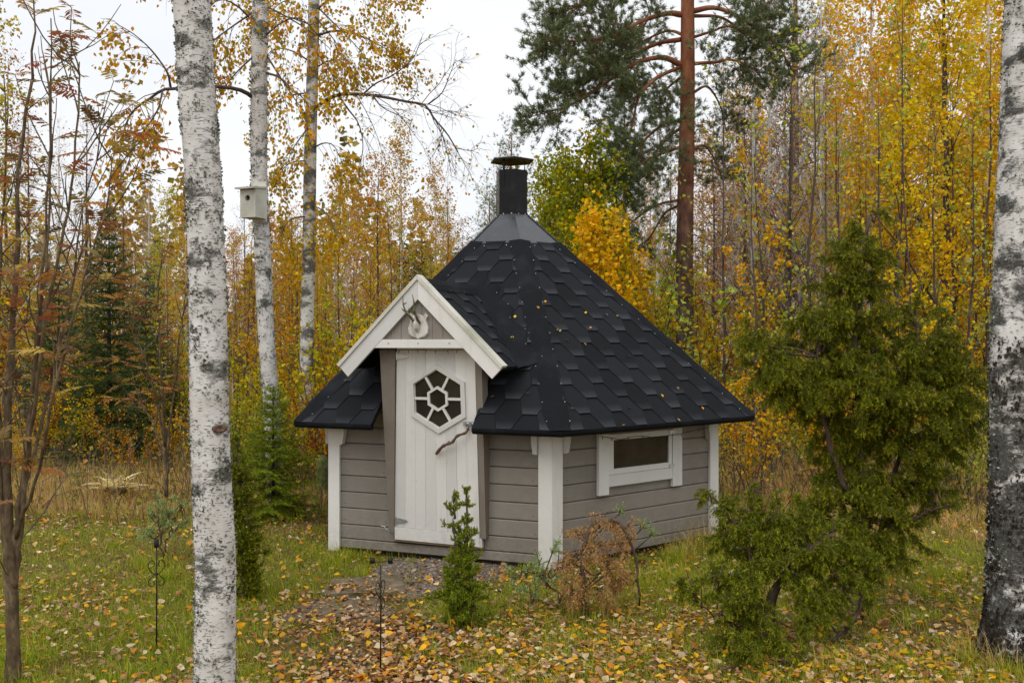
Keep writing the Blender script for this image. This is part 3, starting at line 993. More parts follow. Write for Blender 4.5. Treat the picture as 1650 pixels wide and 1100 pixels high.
# planks, cut where the window opens is not needed: the window stands proud of them
NP = 8
ghex = .235
for k in range(NP):
    e = .0010
    a, b = k / NP + e, (k + 1) / NP - e
    P = [lerp(BL, BR, a), lerp(BL, BR, b), lerp(TL, TR, b), lerp(TL, TR, a)]
    P[0] = (P[0][0], P[0][1] + .10); P[1] = (P[1][0], P[1][1] + .10)
    zf = .0262 + .0006 * (k % 3)
    cx, cy = HXC; hr = .243; ap6 = hr * .866
    pcs = [clip(P, 1, 0, cx - ap6), clip(P, -1, 0, -(cx + ap6))]
    mid = clip(clip(P, -1, 0, -(cx - ap6)), 1, 0, cx + ap6)
    if len(mid) > 2:
        for sx_ in (-1, 1):
            hm = clip(mid, -sx_, 0, -sx_ * cx)
            if len(hm) < 3: continue
            for sy_ in (-1, 1):
                # outside the slanted edge: 0.5*sx*(x-cx)+0.866*sy*(y-cy) >= ap6
                pcs.append(clip(hm, -.5 * sx_, -.866 * sy_, -(ap6 + .5 * sx_ * cx + .866 * sy_ * cy)))
    pcs = [pc for pc in pcs if len(pc) > 2 and area(pc) > 1e-5]
    up = [pc for pc in pcs if np.mean([q[1] for q in pc]) > cy]; dn = [pc for pc in pcs if np.mean([q[1] for q in pc]) <= cy]
    for grp in ((up, dn) if len(pcs) > 1 else (pcs,)):
        if grp:
            mb = MB()
            for pc in grp: prism(mb, pc, .020, zf, DF)
            part('door_plank', mb, M['white'], door)
mb = MB()
prism(mb, [BL, BR, (BR[0] - .001, BR[1] + .097), (BL[0] + .001, BL[1] + .097)], .0125, .033, DF)
part('kick_board', mb, M['white'], door)
mb = MB(); ring(mb, hexp(.264), hexp(.2255), .0125, .042, DF)
ring(mb, hexp(.2252), hexp(.218), .0125, .030, DF)
wf = part('window_frame', mb, M['white'], door)
mb = MB(); ring(mb, hexp(.0965), hexp(.0755), .018, .036, DF)
for k in range(6):
    a = R(-60 + 60 * k - 0)
    d = np.array([math.cos(a + R(0)), math.sin(a)])
    # spokes go to the middles of the hexagon's sides
    a = R(60 * k); d = np.array([math.cos(a), math.sin(a)]); q = np.array([-d[1], d[0]])
    r0_, r1_ = .0965 * .866 - .004, .2255 * .866
    c = np.array(HXC)
    prism(mb, [tuple(c + d * r0_ - q * .0092), tuple(c + d * r1_ - q * .0092), tuple(c + d * r1_ + q * .0092), tuple(c + d * r0_ + q * .0092)], .018, .0345, DF)
part('muntin', mb, M['white'], door)
c = np.array(HXC)
ho = [np.array(p) for p in hexp(.222)]; hi = [np.array(p) for p in hexp(.094)]
for k in range(6):
    # each pane holds one corner of the hexagon
    j, l = (k + 1) % 6, (k - 1) % 6
    P = [(ho[l] + ho[k]) / 2, ho[k], (ho[k] + ho[j]) / 2, (hi[k] + hi[j]) / 2, hi[k], (hi[l] + hi[k]) / 2]
    mb = MB(); prism(mb, [tuple(p) for p in P], .0125, .0185, DF)
    part('pane', mb, M['glass'], door)
mb = MB(); prism(mb, hexp(.077), .0125, .0185, DF); part('pane', mb, M['glass'], door)
# strap hinges
for (hx, hy) in ((638, 838), (640, 574)):
    p = onframe(hx, hy, DF, .04)
    mb = MB()
    prism(mb, [(p[0] - .004, p[1] - .016), (p[0] + .03, p[1] - .018), (p[0] + .095, p[1] - .006), (p[0] + .095, p[1] + .006), (p[0] + .03, p[1] + .018), (p[0] - .004, p[1] + .016)], .034, .038, DF)
    tube(mb, [DF[3] + DF[0] * (p[0] - .006) + DF[1] * (p[1] - .03) + DF[2] * .037, DF[3] + DF[0] * (p[0] - .006) + DF[1] * (p[1] + .03) + DF[2] * .037], [.006, .006], 8)
    part('hinge', mb, M['zinc'] if hy > 700 else M['white'], door)
# latch
p = onframe(746, 682, DF, .04); mb = MB()
box(mb, (p[0], p[1] - .017, .034), (p[0] + .085, p[1] + .017, .038), DF, 0, .002)
box(mb, (p[0] + .012, p[1] - .006, .038), (p[0] + .125, p[1] + .006, .05), DF, 0, .003)
box(mb, (p[0] + .018, p[1] - .013, .038), (p[0] + .032, p[1] + .013, .056), DF, 0, .002)
box(mb, (p[0] + .055, p[1] - .013, .038), (p[0] + .07, p[1] + .013, .056), DF, 0, .002)
part('latch', mb, M['zinc'], door)
# crooked branch as handle
hp_ = [onframe(x, y, DF, w) + (w,) for x, y, w in ((755, 689, .04), (750, 697, .075), (737, 702, .085), (729, 712, .08), (721, 715, .075), (712, 720, .07), (703, 731, .045))]
P = spline([DF[3] + DF[0] * a + DF[1] * b + DF[2] * cc for a, b, cc in hp_], 26)
rr = np.linspace(.0095, .0125, 26) * (1 + .18 * np.sin(np.arange(26) * 1.7)); rr[0] *= .5
mb = MB(); tube(mb, P, rr, 9); tube(mb, [P[2], P[2] + DF[1] * .03 + DF[0] * .012], [.008, .004], 6)
tube(mb, [P[14], P[14] + DF[1] * .012 - DF[0] * .018], [.009, .005], 6)
part('door_handle', mb, M['stick'], door, True)

# tapered boards either side of the door
def pixquad(Fm, pts, w): return [onframe(x, y, Fm, w) for x, y in pts]
mb = MB()
Q = pixquad(DF, [(628.2, 855), (635.7, 857), (637.4, 562), (612.5, 560)], .03); prism(mb, Q, -.07, .04, DF)
part('door_surround', mb, M['brown'], hut)
mb = MB()
Q = pixquad(DF, [(774.6, 866), (783.3, 868), (776.5, 585), (766.2, 562)], .03); prism(mb, Q, -.07, .035, DF)
part('door_surround', mb, M['brown'], hut)
mb = MB(); Q = [(BR[0] + .001, BR[1] - .005), (BR[0] + .018, BR[1] - .005), (BR[0] + .016, BR[1] + .07), (BR[0] + .001, BR[1] + .07)]
prism(mb, Q, .0, .03, DF); part('door_block', mb, M['white'], hut)
mb = MB(); prism(mb, [(BL[0] - .02, BL[1] - .02), (BR[0] + .02, BR[1] - .02), (BR[0] + .02, BR[1] - .006), (BL[0] - .02, BL[1] - .006)], -.02, .02, DF)
part('threshold', mb, M['rawwood'], hut)

# window in the right wall ------------------------------------------------------
WR = WF(1)
def wq(pts, w=.02): return pixquad(WR, pts, w)
mb = MB(); Q = wq([(963.6, 798.5), (979.8, 797), (981.5, 702), (966.5, 701)]); prism(mb, [(Q[0][0], Q[0][1]), (Q[1][0], Q[0][1]), (Q[1][0], 1.0), (Q[0][0], 1.0)], .004, .032, WR)
win = part('window', mb, M['white'], hut)
uL0, uL1 = Q[0][0], Q[1][0]
Q = wq([(1082.5, 783), (1097.5, 781), (1097, 690), (1082, 690)])
uR0, uR1 = Q[0][0], Q[1][0]
mb = MB(); prism(mb, [(uR0, Q[0][1]), (uR1, Q[0][1]), (uR1, 1.0), (uR0, 1.0)], .004, .032, WR); part('window_casing', mb, M['white'], win)
Q = wq([(981, 784), (1081, 770), (1081, 753.5), (981, 764.5)])
zs0, zs1 = (Q[0][1] + Q[1][1]) / 2, (Q[2][1] + Q[3][1]) / 2
mb = MB(); prism(mb, [(uL1 + .001, zs0), (uR0 - .001, zs0), (uR0 - .001, zs1), (uL1 + .001, zs1)], .004, .029, WR); part('window_apron', mb, M['white'], win)
Q = wq([(988, 755), (1077, 744.5), (1077, 700.5), (988, 709)])
g0, g1, gb, gt = Q[0][0], Q[1][0], (Q[0][1] + Q[1][1]) / 2, (Q[2][1] + Q[3][1]) / 2
ztop = gt + .045
mb = MB()
ring(mb, [(uL1 + .004, zs1 + .003), (uR0 - .004, zs1 + .003), (uR0 - .004, ztop), (uL1 + .004, ztop)], [(g0, gb), (g1, gb), (g1, gt), (g0, gt)], .004, .026, WR)
part('window_sash', mb, M['white'], win)
mb = MB(); prism(mb, [(g0 - .004, gb - .004), (g1 + .004, gb - .004), (g1 + .004, gt + .004), (g0 - .004, gt + .004)], .005, .012, WR); part('pane', mb, M['glass'], win)
mb = MB(); prism(mb, [(uL0 - .01, ztop + .012), (uR1 + .03, ztop + .012), (uR1 + .03, ztop + .028), (uL0 - .01, ztop + .028)], .004, .075, WR); part('window_hood', mb, M['rawwood'], win)
mb = MB(); box(mb, (g1 + .005, zs1 - .004, .03), (uR0 + .02, zs1 + .03, .033), WR, 0, .001); part('hinge', mb, M['zinc'], win)
mb = MB(); box(mb, (g1 + .005, ztop - .03, .03), (uR0 + .02, ztop - .004, .033), WR, 0, .001); part('hinge', mb, M['zinc'], win)

# antler trophy on the gable ------------------------------------------------------
gp = lambda x, y, w=.02: GF[3] + GF[0] * onframe(x, y, GF, w)[0] + GF[1] * onframe(x, y, GF, w)[1] + GF[2] * w
tc0 = gp(675, 545, 0.0)
tro = empty('antler_trophy', tuple(tc0), 'small roebuck antlers on a bleached shield-shaped board, hung in the porch gable', 'trophy')
half = [(0, -.005), (.018, .004), (.05, .012), (.078, .035), (.083, .075), (.070, .115), (.066, .135), (.080, .165), (.063, .192), (.045, .168), (.02, .172), (0, .182)]
P = [(x, y) for x, y in half] + [(-x, y) for x, y in half[-2:0:-1]]
TFm = np.array([t0, Z3, n0, tc0])
def tri_prism(mb, P, w0, w1, fr, c):
    n = len(P); v = [(x, y, w0) for x, y in P] + [(x, y, w1) for x, y in P] + [(x * .93, c[1] + (y - c[1]) * .93, w1 + .005) for x, y in P] + [(c[0], c[1], w1 + .006)]
    f = [[i, (i + 1) % n, (i + 1) % n + n, i + n] for i in range(n)] + [[i + n, (i + 1) % n + n, (i + 1) % n + 2 * n, i + 2 * n] for i in range(n)]
    mb.add(tf(v, fr), f); n0_ = mb.n - len(v)
    mb.F.append((np.array([[i + 2 * n, (i + 1) % n + 2 * n, 3 * n] for i in range(n)]) + n0_, 0))
mb = MB(); tri_prism(mb, P, -.003, .014, TFm, (0, .09)); part('plaque', mb, M['bone'], tro)
mb = MB()
tube(mb, spline(tf([(-.002, .055, .02), (-.004, .085, .032), (-.004, .115, .04), (-.002, .135, .03)], TFm), 8), [.010, .017, .026, .02, .024, .02, .018, .012], 10)
box(mb, (-.016, .052, .016), (.014, .066, .034), TFm, 0, .003)
part('skull', mb, M['bone'], tro, True)
for pts, tines in (([(-.02, .118, .03), (-.034, .15, .06), (-.055, .19, .085), (-.072, .215, .09), (-.088, .26, .085), (-.097, .315, .07)], [((-.055, .19, .085), (-.085, .225, .12)), ((-.086, .255, .085), (-.05, .265, .10))]),
                   ([(.012, .118, .03), (.014, .15, .06), (.008, .195, .09), (.012, .235, .1), (.004, .28, .095), (-.016, .325, .08)], [((.006, .19, .09), (-.026, .225, .125)), ((.011, .24, .1), (.018, .285, .115))])):
    mb = MB()
    Pp = spline(tf(pts, TFm), 16)
    tube(mb, Pp, np.linspace(.0125, .0025, 16) * (1 + .15 * np.sin(np.arange(16) * 2.3)), 8)
    tube(mb, [Pp[0], Pp[1]], [.017, .014], 8)
    for a, b in tines:
        tube(mb, spline(tf([a, tuple(np.array(a) * .4 + np.array(b) * .6 + [0, -.004, .004]), b], TFm), 5), [.007, .006, .005, .0035, .0015], 6)
    part('antler', mb, M['antler'], tro, True)

# string of tiny lamps (unlit) under the tie beam and across the window ---------------
def cable(name, label, pts, n, bulbs, loc):
    c = empty(name, tuple(loc), label, 'string lights')
    mb = MB(); P = spline(pts, n); tube(mb, P, .0022, 5); part('cable', mb, M['iron'], c)
    for k in range(bulbs):
        q = P[int((k + .5) / bulbs * (n - 1))]
        mb = MB(); dv = unit(np.array([.25 * math.sin(k * 2.1), 0, -1.]))
        tube(mb, [q, q + dv * .012, q + dv * .026], [.003, .003, .0012], 6); part('bulb', mb, M['iron'], c)
pts = [gp(x, y, -.012) for x, y in ((607, 563), (640, 564), (675, 563.5), (710, 564.5), (747, 563))]
cable('string_light', 'dark cord of tiny unlit bulbs stretched under the white beam above the door', pts, 30, 9, pts[0])
wp = lambda x, y, w=.05: tf([[*onframe(x, y, WR, w), w]], WR)[0]
pts = [wp(x, y) for x, y in ((966, 702), (977, 704), (990, 706), (1002, 707.5), (1018, 703.5), (1038, 702), (1060, 706), (1072, 702), (1094, 699), (1120, 693), (1140, 689))]
cable('string_light', 'thin dark cord of tiny unlit bulbs drooping across the small side window', pts, 44, 9, pts[0])
mb = MB(); P = spline([tf([[*onframe(x, y, WF(0), .03), .03]], WF(0))[0] for x, y in ((614, 847), (620, 848), (623, 853), (627, 849), (626, 856), (630, 852))], 20)
tube(mb, P, .0025, 5)
o = single('wall_hook', mb, M['zinc'], tuple(P[0]), 'small pale bent wire hook on the grey boards left of the door foot', 'hook')

# a few leaves on the roof
rs = np.random.RandomState(8)
mb = MB(); PP = []; DD = []; SS = []
for (x, y) in ((868, 498), (900, 530), (917, 550), (902, 535), (951, 530), (980, 509), (996, 508), (878, 484), (870, 551), (1010, 573), (1091, 623), (918, 657), (1096, 679), (1007, 684), (944, 506), (940, 552), (1012, 656), (1068, 640), (1130, 655)):
    f = RF(1); q = onframe(x, y, f, .02)
    if abs(q[0]) < hwid(q[1]): PP.append(tf([[q[0], q[1], .024]], f)[0]); DD.append(f[0] * rs.normal() + f[1] * rs.normal()); SS.append(.036)
for (x, y) in ((825, 541), (843, 576), (853, 633), (849, 551), (830, 512), (790, 640)):
    f = RF(0); q = onframe(x, y, f, .03); PP.append(tf([[q[0], q[1], .03]], f)[0]); DD.append(f[0] * rs.normal() + f[1] * rs.normal()); SS.append(.036)
PP = np.array(PP); DD = np.array(DD)
leaves(mb, PP, DD, np.array(SS), rs, 0, .36, .12, .8)
single('roof_leaf', mb, M['litter'], tuple(PP[0]), 'few small yellow birch leaves fallen on the black roof shingles', 'leaves', kind='stuff')
# ------------------------------------------------------------------ ground sheet: fine near the hut, coarse to the horizon
def ground():
    xs = np.concatenate([-np.geomspace(300, 14, 14), np.arange(-13, 13.01, .14), np.geomspace(14, 300, 14)])
    ys = np.concatenate([[-60, -20, -6, -1], np.arange(1.5, 17, .14), np.geomspace(17.5, 500, 26)])
    X, Y = np.meshgrid(xs, ys)
    V = np.stack([X, Y, gz(X, Y)], -1).reshape(-1, 3)
    nx, ny = len(xs), len(ys)
    i = np.arange(ny - 1)[:, None] * nx + np.arange(nx - 1)[None, :]
    mb = MB(); mb.add(V, np.stack([i, i + 1, i + nx + 1, i + nx], -1).reshape(-1, 4))
    link('ground', mb.mesh('ground', M['ground'], (0, 0, 0), True))['kind'] = 'structure'
ground()

# bare gravelly patch before the door
def gpos(px, py): 
    Y = (EYE + .085) * FPX / (py - 550); return ((px - 825) / FPX * Y, Y)
GP = [gpos(x, y) for x, y in ((640, 903), (760, 898), (850, 905), (800, 935), (745, 950), (700, 965), (640, 958), (610, 940), (600, 918))]
def in_poly(x, y, P):
    c = np.zeros(np.shape(x), bool); n = len(P)
    for k in range(n):
        x1, y1 = P[k]; x2, y2 = P[(k + 1) % n]
        c ^= ((y1 > y) != (y2 > y)) & (x < (x2 - x1) * (y - y1) / (y2 - y1 + 1e-12) + x1)
    return c
mb = MB(); ctr = np.mean(GP, 0)
ringp = spline(np.array([(x, y, 0) for x, y in GP + GP[:1]]), 48)[:-1, :2]
rows = []
for q in (0.02, .35, .65, .9, 1.06):
    p = ctr + (ringp - ctr) * q * (1 + .05 * np.sin(np.arange(47) * 1.3))[:, None]
    z = gz(p[:, 0], p[:, 1]) + (.012 if q < 1 else -.01)
    rows.append(np.column_stack([p, z]))
mb.add(np.array(rows).reshape(-1, 3), [[a * 47 + b, a * 47 + (b + 1) % 47, (a + 1) * 47 + (b + 1) % 47, (a + 1) * 47 + b] for a in range(4) for b in range(47)])
link('gravel_path', mb.mesh('gravel_path', M['soil'], (0, 0, 0), True))['kind'] = 'structure'
rs = np.random.RandomState(21)
def stones(n):
    mb = MB()
    pts = rs.uniform([min(p[0] for p in GP) - .1, min(p[1] for p in GP) - .1], [max(p[0] for p in GP) + .1, max(p[1] for p in GP) + .1], (n * 3, 2))
    pts = pts[in_poly(pts[:, 0], pts[:, 1], GP)][:n]
    o8 = np.array([[1, 0, 0], [0, 1, 0], [-1, 0, 0], [0, -1, 0], [0, 0, .7], [0, 0, -.6]])
    f8 = np.array([[0, 1, 4], [1, 2, 4], [2, 3, 4], [3, 0, 4], [1, 0, 5], [2, 1, 5], [3, 2, 5], [0, 3, 5]])
    m = len(pts); s = rs.uniform(.004, .013, (m, 1, 1))
    jit = 1 + rs.normal(size=(m, 6, 3)) * .25
    c = np.column_stack([pts, gz(pts[:, 0], pts[:, 1]) + .014])
    v = c[:, None, :] + o8[None] * s * jit
    mb.add(v.reshape(-1, 3), (np.arange(m)[:, None, None] * 6 + f8[None]).reshape(-1, 3))
    single('gravel', mb, M['gravel'], (0, 0, 0), 'grey-brown gravel on the bare ground below the door', 'gravel', kind='stuff')
stones(3000)

# two half-buried mossy paving slabs
SLABS = []
for pts, lab in ((((508, 967), (600, 962), (640, 985), (615, 999), (455, 997), (478, 978)), 'pale brown stone slab strewn with leaves at the near end of the path'),
                 (((535, 938), (648, 932), (655, 958), (520, 962)), 'mossy green stone slab between the near slab and the gravel')):
    P = [gpos(x, y) for x, y in pts]; SLABS.append(P)
    c = np.mean(P, 0); n = len(P)
    outer = [(c + (np.array(p) - c) * 1.0) for p in P]; inn = [(c + (np.array(p) - c) * .93) for p in P]
    z = float(gz(*c)) + .035
    mb = MB()
    v = [(x, y, z - .09) for x, y in outer] + [(x, y, z - .008) for x, y in outer] + [(x, y, z) for x, y in inn]
    n0 = mb.n; mb.add(v, [[i, (i + 1) % n, (i + 1) % n + n, i + n] for i in range(n)] + [[i + n, (i + 1) % n + n, (i + 1) % n + 2 * n, i + 2 * n] for i in range(n)])
    mb.F.append((np.array([list(range(2 * n, 3 * n))]), 0))
    if P[0][1] > P[-1][1] and area(P) and sum(P[k][0] * P[(k + 1) % n][1] - P[(k + 1) % n][0] * P[k][1] for k in range(n)) < 0:
        mb.F = [(f[:, ::-1], m) for f, m in mb.F]
    single('paving_slab', mb, M['slab'], (float(c[0]), float(c[1]), z), lab, 'paving slab')

# ------------------------------------------------------------------ grass and fallen leaves
def in_hut(x, y, grow_=0.0):
    m = np.ones(np.shape(x), bool)
    for i in range(6):
        n = nrm(i); m &= ((x - HC[0]) * n[0] + (y - HC[1]) * n[1]) < AP - .12 + grow_
    return m
def fieldpts(rs, n, Y0, Y1, pw, px0=-160, px1=1810):
    u = rs.rand(n); Y = (Y0 ** (1 - pw) + u * (Y1 ** (1 - pw) - Y0 ** (1 - pw))) ** (1 / (1 - pw)) if pw != 1 else Y0 * (Y1 / Y0) ** u
    px = rs.uniform(px0, px1, n)
    X = (px - 825) / FPX * Y
    return X, Y
def blades(mb, X, Y, H, Wd, bend, rs, seg=2):
    n = len(X); Z = gz(X, Y) - .01
    a = rs.rand(n) * 6.283; D = np.stack([np.cos(a), np.sin(a), np.zeros(n)], 1)
    S = np.stack([-np.sin(a), np.cos(a), np.zeros(n)], 1)
    rot = rs.rand(n) * 1.5; S = S * np.cos(rot)[:, None] + D * np.sin(rot)[:, None] * .6
    base = np.stack([X, Y, Z], 1)
    lv = []
    for k in range(seg + 1):
        t = k / seg
        ang = bend * t
        c = base + D * (H * bend * t * t * .55)[:, None] + np.array([0, 0, 1.]) * (H * (t - .38 * np.minimum(bend, 1.6) * t * t))[:, None]
        wv = (Wd * (1 - t ** 1.6) * .5)[:, None]
        if k < seg: lv += [c - S * wv, c + S * wv]
        else: lv += [c]
    m = 2 * seg + 1
    v = np.stack(lv, 1)
    f4 = []
    i = np.arange(n)[:, None] * m
    for k in range(seg - 1):
        f4.append(i + np.array([[2 * k, 2 * k + 1, 2 * k + 3, 2 * k + 2]]))
    n0 = mb.n
    mb.V.append(v.reshape(-1, 3)); mb.n += n * m
    if f4: mb.F.append((np.concatenate(f4) + n0, 0))
    mb.F.append((i + np.array([[2 * seg - 2, 2 * seg - 1, 2 * seg]]) + n0, 0))

def bare(X, Y):
    m = in_hut(X, Y, .02) | (in_hut(X, Y, .2) & (np.sin(X * 31) * np.sin(Y * 37 + X * 9) > -.2)) | (in_poly(X, Y, GP) & (vnoise(X, Y, .12, 9) < .72))
    for P in SLABS: m |= in_poly(X, Y, P)
    return m
rs = np.random.RandomState(31)
X, Y = fieldpts(rs, 420000, 3.3, 14.5, 2.0)
dens = vnoise(X, Y, .5, 1) * .65 + vnoise(X, Y, 1.6, 2) * .75 + vnoise(X, Y, .16, 4) * .45 - .16
px_ = X / Y * FPX + 825
# leaf litter takes over at bottom middle and right; the left lawn is greener
lit = np.clip((px_ - 380) / 300, 0, 1) * np.clip((6.6 - Y) / 1.6, 0, 1) * .10
keep = (dens - lit > .44 + .35 * rs.rand(len(X)) - .18) & ~bare(X, Y) & (Y < 12.6 + rs.normal(size=len(X)) * .7)
X, Y, dens = X[keep], Y[keep], dens[keep]
n = len(X)
mb = MB(); H = rs.uniform(.03, .085, n) * (.7 + dens * .6) * (1 + .5 * (rs.rand(n) > .93))
blades(mb, X, Y, H, np.full(n, .0028) * (1 + Y * .07), rs.uniform(.2, 1.5, n), rs, 2)
single('lawn_grass', mb, M['grass'], (0, 0, 0), 'short autumn lawn grass, green turning yellow, over the clearing', 'grass', kind='stuff')

# taller tufts: near the hut's foot and scattered
def tufts(rs, C, nb, h0, h1, spread, w, b0, b1, mb, seg=3):
    for (x, y, s) in C:
        k = int(nb * s)
        r_ = rs.normal(size=(k, 2)) * spread * s
        Xx, Yy = x + r_[:, 0], y + r_[:, 1]
        ok = ~in_hut(Xx, Yy, .05)
        Xx, Yy = Xx[ok], Yy[ok]; k = len(Xx)
        blades(mb, Xx, Yy, rs.uniform(h0, h1, k) * s, np.full(k, w), rs.uniform(b0, b1, k), rs, seg)
mb = MB(); C = []
for k in range(520):
    Yk = rs.uniform(4.2, 11.5); C.append(((rs.uniform(-60, 1700) - 825) / FPX * Yk, Yk, rs.uniform(.5, 1)))
for px, py, s in ((560, 900, 1), (545, 905, 1), (575, 905, .8), (725, 985, 1.2), (765, 990, 1.1), (745, 1000, 1.2), (910, 975, 1.2), (950, 985, 1.2), (985, 970, 1), (1010, 950, 1), (1060, 930, 1.1), (1090, 900, 1.2), (1120, 885, 1.2), (1135, 870, 1.3), (1070, 905, 1.1), (1155, 880, 1.2), (1180, 900, 1), (850, 925, .9), (1480, 960, 1.2), (1520, 940, 1.2), (1440, 1010, 1.1), (1340, 1080, 1), (1560, 1075, 1.2), (1600, 1090, 1.2), (250, 910, 1.1), (270, 930, 1), (395, 960, 1.1), (410, 950, 1), (60, 1060, 1)):
    x, y = gpos(px, py)
    for _ in range(4): C.append((x + rs.normal() * .08, y + rs.normal() * .08, s))
C = [c for c in C if not in_poly(np.array(c[0]), np.array(c[1]), GP)]
tufts(rs, C, 46, .08, .2, .05, .0042, .3, 1.6, mb)
for k in range(170):
    Yk = rs.uniform(9, 13.5); px = rs.uniform(-60, 1700)
    tufts(rs, [((px - 825) / FPX * Yk, Yk, rs.uniform(.8, 1.6))], 26, .1, .28, .09, .008, .3, 1.8, mb)
single('grass_tufts', mb, M['grass'], (0, 0, 0), 'longer green grass tufts about shrubs and the foot of the hut', 'grass', kind='stuff')

# tan dry grass at the edge of the wood and beside the right corner of the hut
mb = MB(); C = []
for k in range(1250):
    side = rs.rand()
    if side < .42: px, Yk = rs.uniform(20, 560), rs.uniform(9.2, 14.5)
    elif side < .86: px, Yk = rs.uniform(1150, 1660), rs.uniform(8.2, 14.5)
    else: px, Yk = rs.uniform(-100, 1750), rs.uniform(11, 16)
    C.append(((px - 825) / FPX * Yk, Yk, rs.uniform(.35, 1.1) * (1 if Yk > 10 else .8)))
tufts(rs, C, 56, .18, .46, .12, .0055, .3, 2.2, mb)
for px, py, s in ((1120, 885, 1.0), (1140, 870, 1.1), (1100, 900, .8), (930, 990, .6), (980, 990, .6), (1560, 1070, .7), (1610, 1090, .7)):
    x, y = gpos(px, py); tufts(rs, [(x, y, s)] * 3, 40, .2, .45, .07, .0035, .3, 1.6, mb)
single('dry_grass', mb, M['drygrass'], (0, 0, 0), 'tan uncut dry grass along the edge of the wood', 'grass', kind='stuff')

# fallen leaves
def litter(seed, n0, s0, s1, cov, zmax, name, label, mat):
    rs = np.random.RandomState(seed)
    X, Y = fieldpts(rs, n0, 3.2, 15.5, 1.8)
    px_ = X / Y * FPX + 825
    d = vnoise(X, Y, .35, 11) * .5 + vnoise(X, Y, 1.3, 12) * .6
    near = np.clip((px_ - 360) / 200, 0, 1) * np.clip((7.2 - Y) / 1.2, 0, 1)
    g = in_poly(X, Y, GP)
    keep = (rs.rand(len(X)) < cov * np.clip((d - .3) * 1.6, .2, 1) * (.78 + .62 * near) * np.where(g, .95, 1)) & ~in_hut(X, Y, .0)
    X, Y = X[keep], Y[keep]; n = len(X)
    Z = gz(X, Y) + rs.uniform(.008, zmax, n)
    for P in SLABS:
        m = in_poly(X, Y, P); Z[m] = float(gz(*np.mean(P, 0))) + .035 + rs.uniform(.004, .012, m.sum())
    m = in_poly(X, Y, GP); Z[m] = gz(X[m], Y[m]) + rs.uniform(.018, .028, m.sum())
    s = (s0 + (s1 - s0) * rs.rand(n) ** 1.7) * (1 + .25 * (rs.rand(n) > .9))
    a = rs.rand(n) * 6.283
    N = unit(np.stack([rs.normal(size=n) * .38, rs.normal(size=n) * .38, np.ones(n)], 1))
    D = unit(np.cross(N, np.stack([np.cos(a), np.sin(a), np.zeros(n)], 1))); Wd = np.cross(D, N)
    c = np.stack([X, Y, Z], 1)
    curl = rs.uniform(-.25, .35, n)[:, None] * s[:, None]
    w = rs.uniform(.3, .48, n)[:, None] * s[:, None]
    S = s[:, None]
    v = np.stack([c - D * S * .5, c - D * S * .25 + Wd * w + N * curl, c + D * S * .12 + Wd * w * .85 + N * curl * .8, c + D * S * .58 + N * curl * .3,
                  c + D * S * .12 - Wd * w * .85 + N * curl * .8, c - D * S * .25 - Wd * w + N * curl, c - D * S * .02 - N * .0], 1)
    i = np.arange(n)[:, None] * 7
    f = np.concatenate([i + np.array([[6, k, (k + 1) % 6]]) for k in range(6)])
    mb = MB(); mb.add(v.reshape(-1, 3), f)
    single(name, mb, M[mat], (0, 0, 0), label, 'fallen leaves', kind='stuff')
litter(41, 90000, .015, .052, 1.0, .045, 'fallen_leaves', 'yellow, tan and orange birch leaves fallen all over the grass', 'litter')
litter(43, 90000, .012, .032, 1.3, .018, 'leaf_litter', 'small withered brown leaves and scraps down among the grass', 'litter_brown')

# dead weeds and thin stalks where the lawn meets the wood
def weeds():
    rs = np.random.RandomState(47); mb = MB(); tws = []
    for k in range(1100):
        Y = rs.uniform(8.6, 14.5); px = rs.uniform(-80, 560) if rs.rand() < .45 else rs.uniform(1130, 1700)
        x = (px - 825) / FPX * Y
        B = grow(rs, (x, Y, float(gz(x, Y)) - .02), (rs.normal() * .25, rs.normal() * .25, 1), rs.uniform(.25, .85), 4, .12)
        tube(mb, B, np.linspace(.0045, .002, 5), 3, cap=False); tws.append(B[1:])
        if rs.rand() < .6:
            T_ = grow(rs, B[2], unit(B[3] - B[2]) + rs.normal(size=3) * .6, rs.uniform(.1, .3), 3, .15); tube(mb, T_, [.003, .0025, .002, .0015], 3, cap=False)
    single('dead_stalks', mb, M['bark_sap'], (0, 0, 0), 'thin dead brown stalks standing in the rough grass at the edge of the wood', 'weeds', kind='stuff')
    P, D = [], []
    for t in tws:
        n = rs.randint(0, 9)
        for _ in range(n): P.append(t[rs.randint(len(t))] + rs.normal(size=3) * .03); D.append(rs.normal(size=3))
    mb = MB(); leaves(mb, np.array(P), np.array(D), rs.uniform(.03, .07, len(P)), rs)
    single('weed_leaves', mb, M['l_weed'], (0, 0, 0), 'green, tan and rust coloured weed leaves in the rough grass edging the wood', 'weeds', kind='stuff')
weeds()
